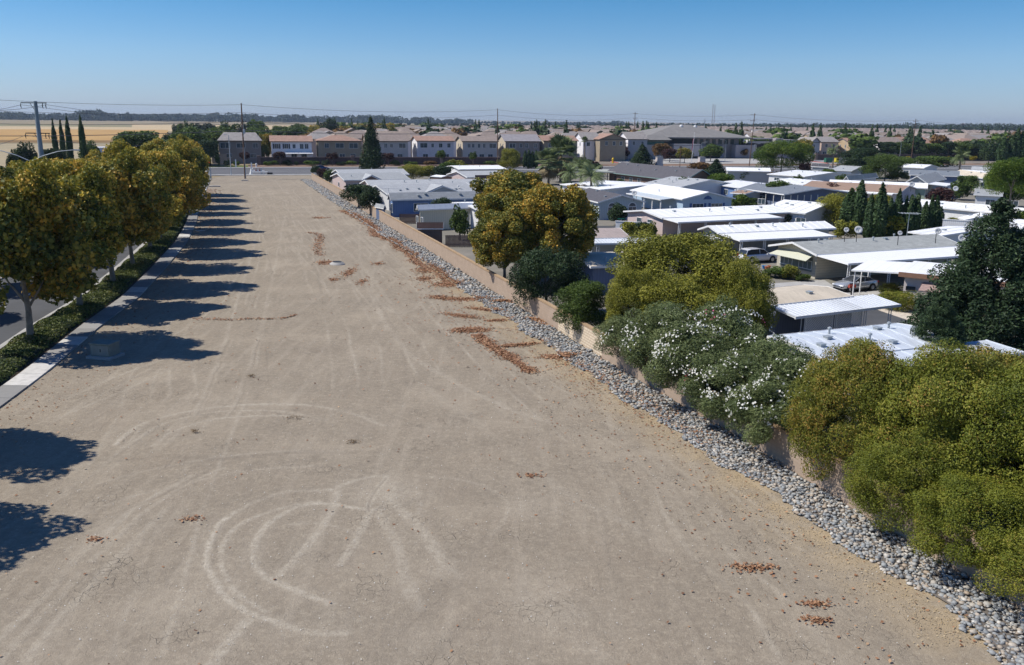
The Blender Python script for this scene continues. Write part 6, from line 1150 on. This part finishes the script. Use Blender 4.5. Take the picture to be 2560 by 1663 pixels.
for (px,py,w_,d_,lab) in ((537,467,2.4,1.,'farthest concrete vault lid beside the pavement end'),(528,490,2.8,1.2,'concrete vault lid nearer the trees at the pavement end'),(612,452,1.6,.9,'concrete pad at the foot of the tallest wooden pole')):
    b=G(px,py); T=thing('vault_lid',lab,'vault lid',(b.x,b.y,0),R_(12)); m=MB(); m.box((0,0,.1),(w_,d_,.22)); m.build('slab',conc,T); m=MB(); m.box((0,0,.22),(w_*.5,d_*.5,.03)); m.build('cover',steel,T)
b=G(628,437); T=thing('backflow_pipes','white valve pipes on low stands right of the tallest pole','valve assembly',(b.x,b.y,0),ANG); 
m=MB(); m.tube([(0,0,.1),(0,0,1.1),(1.2,0,1.1),(3.6,0,1.1),(3.6,0,.1)],.16,8); m.tube([(.4,-.9,.1),(.4,-.9,.8),(4.6,-.9,.8),(4.6,-.9,.1)],.13,8); m.build('pipe',white,T)
for x in (1.4,2.4): m=MB(); m.lathe([(.25,0),(.25,.25),(.08,.3),(.08,.6),(.3,.62),(.3,.68)],(x,0,1.),10); m.build('valve',pm('valve_red',(.2,.05,.05),.1,2,.6),T)
m=MB(); m.box((5.2,-.8,.35),(1.5,1.,.6)); m.build('meter_box',blk,T)
for (px,yb,yt,lab) in ((630,437,407,'left slim white marker post behind the valve pipes'),(654,437,421,'right short gray marker post behind the valve pipes'),(590,419,399,'thin teal sign post before the masonry wall')):
    b=G(px,yb); T=thing('marker_post',lab,'post',(b.x,b.y,0)); z=Zat(px,yt,b.y); m=MB(); m.box((0,0,z/2),(.35,.12,z)); m.build('post',MATS['conduit_grey'] if 'gray' in lab else white,T); m=MB(); m.box((0,-.02,z+.05),(.42,.16,.12)); m.build('cap',steel,T)
def dish(label,px,py,D,R=.45,face=(-.2,-1,.45)):
    p=ray(px,py,D); T=thing('satellite_dish',label,'satellite dish',(p.x,D,p.z-.8)); m=MB(); d=Vector(face).normalized(); q=d.to_track_quat('Z','Y').to_matrix().to_4x4(); m.lathe([(.02,-.16*R),(R*.5,-.1*R),(R*.8,.06*R),(R,.2*R),(R*.98,.24*R),(R*.5,-.04*R),(.02,-.1*R)],(0,0,0),18); m.v=[tuple(q@Vector(v)+Vector((0,0,.8))) for v in m.v]; m.build('reflector',pm('dish_grey',(.55,.56,.57),.05,2,.5),T,True)
    m=MB(); m.tube([(0,.02,.8),(0,.25,.5),(0,.2,-.3)],.03,6); m.build('mount',dark,T); m=MB(); m.tube([(0,0,.5),tuple(Vector((0,0,.8))+d*R*1.2)],.02,5); m.box(tuple(Vector((0,0,.8))+d*R*1.2),(.1,.12,.1)); m.build('feed_arm',steel,T)
for a in [('largest gray dish at the right end of the gray shingle roof',2406,596,70.5,.75),('dish at the far corner of the gray shingle roof',2345,578,75,.6),('round white dish before the first cypresses',2146,575,76,.75),('darker dish left of the round white one',2116,575,77,.5),('small dark dish beside the antenna mast on the gray roof',2250,583,76,.45),('white dish left of the blue gabled home',1586,483,118,.75),('white dish on a pole before the olive green tree',2389,472,128,.85),('pale dish above the end of the brown roof',2280,461,133,.85),('tiny dish on the pale gray roof behind the blue home',1148,467,165,.8)]:
    dish(a[0],a[1],a[2],a[3],a[4]*.46)
def yagi(label,px,yt,yb,D,L_=2.):
    b=ray(px,yb,D); z=Zat(px,yt,D); T=thing('tv_antenna',label,'antenna',(b.x,D,b.z)); h=z-b.z; m=MB(); m.tube([(0,0,0),(0,0,h)],.03,6); m.build('mast',steel,T); m=MB(); m.tube([(-L_/2,0,h),(L_/2,0,h-.1)],.02,4)
    for k in range(7): x=-L_/2+L_*k/6; m.tube([(x,-.5,h),(x,.5,h)],.015,4)
    m.build('elements',steel,T)
yagi('television antenna on a tall mast behind the gray shingle roof',2267,533,590,76,1.6); yagi('television antenna above the deep blue home',973,471,525,150,3.2)
b=G(1552,574); T=thing('street_sign','green street name sign on a gray post beside the white wall','street sign',(b.x,b.y,0),.2); m=MB(); z=Zat(1549,548,b.y); m.tube([(0,0,0),(0,0,z)],.04,6); m.build('post',steel,T); m=MB(); m.box((0,0,z+.05),(1.1,.03,.2)); m.build('plate',pm('sign_green',(.02,.25,.16),.05,2,.5),T)
b=G(2127,745); T=thing('mailbox','red mailbox with black ornament on a dark post by the carport','mailbox',(b.x,b.y,0),.3); m=MB(); m.box((0,0,.5),(.12,.12,1.)); m.build('post',dark,T); m=MB(); m.prism([(-.35,-.14,1.),(-.35,.14,1.),(-.35,.14,1.18),(-.35,.08,1.28),(-.35,-.08,1.28),(-.35,-.14,1.18)],(.7,0,0)); m.build('box',pm('mailbox_red',(.35,.06,.04),.1,2,.5),T); m=MB(); m.box((0,0,1.36),(.6,.05,.12)); m.build('ornament',blk,T)
def _gs(px,yt,yb,w_,lab,mt='leaf_green'): ptree('small',0,mt,px,yt,yb,w_,G(px,yb).y,name='garden_shrub',label=lab,cat='shrub',low=0,cap=0,trunk=False)
def hedgebox(label,px,py,w_,d_,h,mat='leaf_photinia',rz=0.):
    b=G(px,py); T=thing('clipped_hedge',label,'hedge',(b.x,b.y,0),rz); 
    if ('hb',) not in CROWN: crown_mesh(('hb',),16000,40,.035,.3,.7,'ball',91,5.,.6,1.,.1)
    o=link('foliage',CROWN[('hb',)],T); o.location=(0,0,h/2); o.scale=(w_/2,d_/2,h/2); o.material_slots[0].link='OBJECT'; o.material_slots[0].material=MATS[mat]
hedgebox('large clipped round topped hedge before the white stucco home',2250,776,3.6,2.2,1.7,rz=-.4); hedgebox('smaller clipped hedge beside the brown fascia home',2226,741,2.2,1.6,1.3); hedgebox('clipped hedge in the shade of the redwood by the stucco wall',2360,790,2.4,1.4,1.1)
_gs(1945,668,694,80,'low gray green shrub in the bed before the beige sided window'); _gs(1975,662,699,48,'taller airy shrub under the sage awning','leaf_olive'); _gs(2006,684,702,44,'lowest shrub at the right end of the beige wall bed')
for (px,py,c_,lab,nm) in ((1909,672,(.05,.25,.55),'blue plastic watering can beside the clay pots','watering_can'),(1916,674,(.50,.17,.08),'left clay pot beside the blue can','flower_pot'),(1922,672,(.52,.2,.1),'right clay pot beside the blue can','flower_pot')):
    b=G(px,py); T=thing(nm,lab,'pot',(b.x,b.y,0)); m=MB(); m.lathe([(.12,0),(.2,.3),(.23,.3),(.23,.36),(.17,.36),(.15,.25)],(0,0,0),12); m.build('body',pm('glaze'+nm,c_,.08,3,.6),T)
    if nm=='watering_can': m=MB(); m.tube([(.15,0,.12),(.42,0,.36)],.03,6); m.build('spout',MATS['glaze'+nm],T)
    else: m=MB(); m.lathe([(.0,.3),(.165,.3)],(0,0,0),10); m.build('soil',bark,T)
# rock garden
r=random.Random(3)
for j in range(9):
    b=G(2150+r.random()*75,752+r.random()*22); m=MB(); s=.18+.25*r.random(); m.lathe([(s*.3,0),(s,.25*s),(s*.9,.6*s),(s*.4,.95*s),(.02,s)],(0,0,0),7); m.v=[(x*(1+.3*math.sin(y*9)),y*.8,z) for x,y,z in m.v]; o=m.build('boulder',pm('garden_rock',(.50,.40,.33),.3,3,.9) if j%3 else pm('brown_rock',(.22,.13,.10),.2,3,.9),None); o.location=(b.x,b.y,.0); tag(o,('brown' if j%3==0 else 'pale')+' boulder in the white gravel bed beside the clipped hedge','boulder','%s boulders in the gravel bed'%('brown' if j%3==0 else 'pale'))
sheet('gravel_bed',[tuple(G(*p)) for p in [(2140,748),(2200,742),(2330,800),(2400,830),(2330,822),(2200,778)]],pm('white_gravel',(.60,.52,.42),.25,4,.95),.03)
# cubes by the road at right
for (px,c_,lab) in ((2071,(.03,.14,.09),'dark green waste bin enclosure beside the palm at the far road'),(2092,(.62,.52,.04),'yellow bush coloured utility box'),(2099,(.5,.5,.47),'light gray utility box at the far road')):
    b=G(px,407); T=thing('utility_box',lab if 'bush' not in lab else 'yellow utility box between the green and the gray one','utility box',(b.x,b.y,0),ANG); m=MB(); w_=3.6 if px==2071 else 1.9; m.box((0,0,.95),(w_,1.5,1.9)); m.build('housing',pm('ubox%d'%px,c_,.1,2,.6),T); m=MB(); m.box((0,0,1.95),(w_+.15,1.65,.12)); m.build('lid',pm('ubox%d'%px,c_,.1,2,.6),T)
# small white park wall and fence bits, pale building beyond the junction
b=G(1555,585); T=thing('garden_wall','low white garden wall beside the street sign','wall',(b.x,b.y,0),R_(-20)); m=MB(); m.box((1.5,0,.9),(5,.2,1.8)); m.build('panel',white,T); m=MB(); m.box((1.5,0,1.84),(5.1,.3,.1)); m.build('cap',white,T)
b=G(2350,606); T=thing('white_wall','tall bright white screen wall behind the light green bush','wall',(b.x,b.y,0),R_(-28)); m=MB(); m.box((5.5,0,1.6),(11,.2,3.2)); m.build('panel',w_white,T); m=MB(); m.box((5.5,0,3.24),(11.1,.3,.1)); m.build('cap',white,T)
a=G(245,388);b=G(365,385); T=thing('low_building','long low pale blue building beyond the junction','building',(a.x,a.y,0),math.atan2(b.y-a.y,b.x-a.x)); Lb=(b-a).length; m=MB(); m.box((Lb/2,6,1.4),(Lb,12,2.8)); m.build('wall',pm('pale_blue_wall',(.42,.50,.66),.06,.5,.8),T); m=MB(); m.box((Lb/2,6,2.9),(Lb+1,13,.25)); m.build('roof',pm('pale_roof',(.5,.52,.56),.06,.5,.8),T)
for k in range(4): window(T,'window',(Lb*(.2+.2*k),0,1.5),1.4,1.1,'y-',mat=dark)
# picket of the far yards along the wall
for (px,py,lab,L_) in ((1000,560,'dark wooden yard fence beside the deep blue home',9),(1115,618,'weathered trellis fence by the young tree behind the wall',8)):
    b=G(px,py); T=thing('wooden_fence',lab,'fence',(b.x,b.y,0),R_(5)); m=MB()
    for k in range(int(L_/.16)): m.box((k*.16,0,.8),(.14,.03,1.5+.05*(k%2)))
    m.build('boards',w_brown,T); m=MB(); m.box((L_/2,.04,.4),(L_,.04,.08)); m.box((L_/2,.04,1.3),(L_,.04,.08)); m.build('rails',bark,T)
# dry weeds on the lot
for j,(px,py,lab) in enumerate([(735,1047,'dark dry weed tuft in the middle of the big curved tyre track'),(488,1082,'small dry weed tuft left of the curved tyre track'),(883,1108,'small dry weed below the curved tyre track'),(628,943,'flattened dry weed above the curved tyre track')]):
    b=G(px,py); r_=np.random.default_rng(j); n=110; P=r_.normal(size=(n,3))*np.array([.26 if j==0 else .15,.13,.0]); P[:,2]=.04+.12*r_.random(n)*np.exp(-np.hypot(P[:,0],P[:,1])*3); V=leafquads(P,np.tile([0,0,1.],(n,1)),.06,r_,.15,1.4); o=link('weed_tuft',quads('weed_tuft',V,MATS['leaf_brown'],r_.random(n)*.6),label=lab,cat='weed'); o.location=(b.x,b.y,.03)

# ---------------------------------------------------------------- the air
hm=bpy.data.materials.new('haze'); hm.use_nodes=True; n=hm.node_tree; n.nodes.clear(); o=n.nodes.new('ShaderNodeOutputMaterial'); v=n.nodes.new('ShaderNodeVolumePrincipled'); v.inputs['Color'].default_value=(.62,.76,.95,1); v.inputs['Density'].default_value=.000075; v.inputs['Anisotropy'].default_value=.2; n.links.new(v.outputs[0],o.inputs['Volume'])
m=MB(); m.box((0,4000,39.5),(16000,9000,82)); hb=m.build('haze',hm,kind='stuff',label='thin blue haze over the plain',cat='haze')
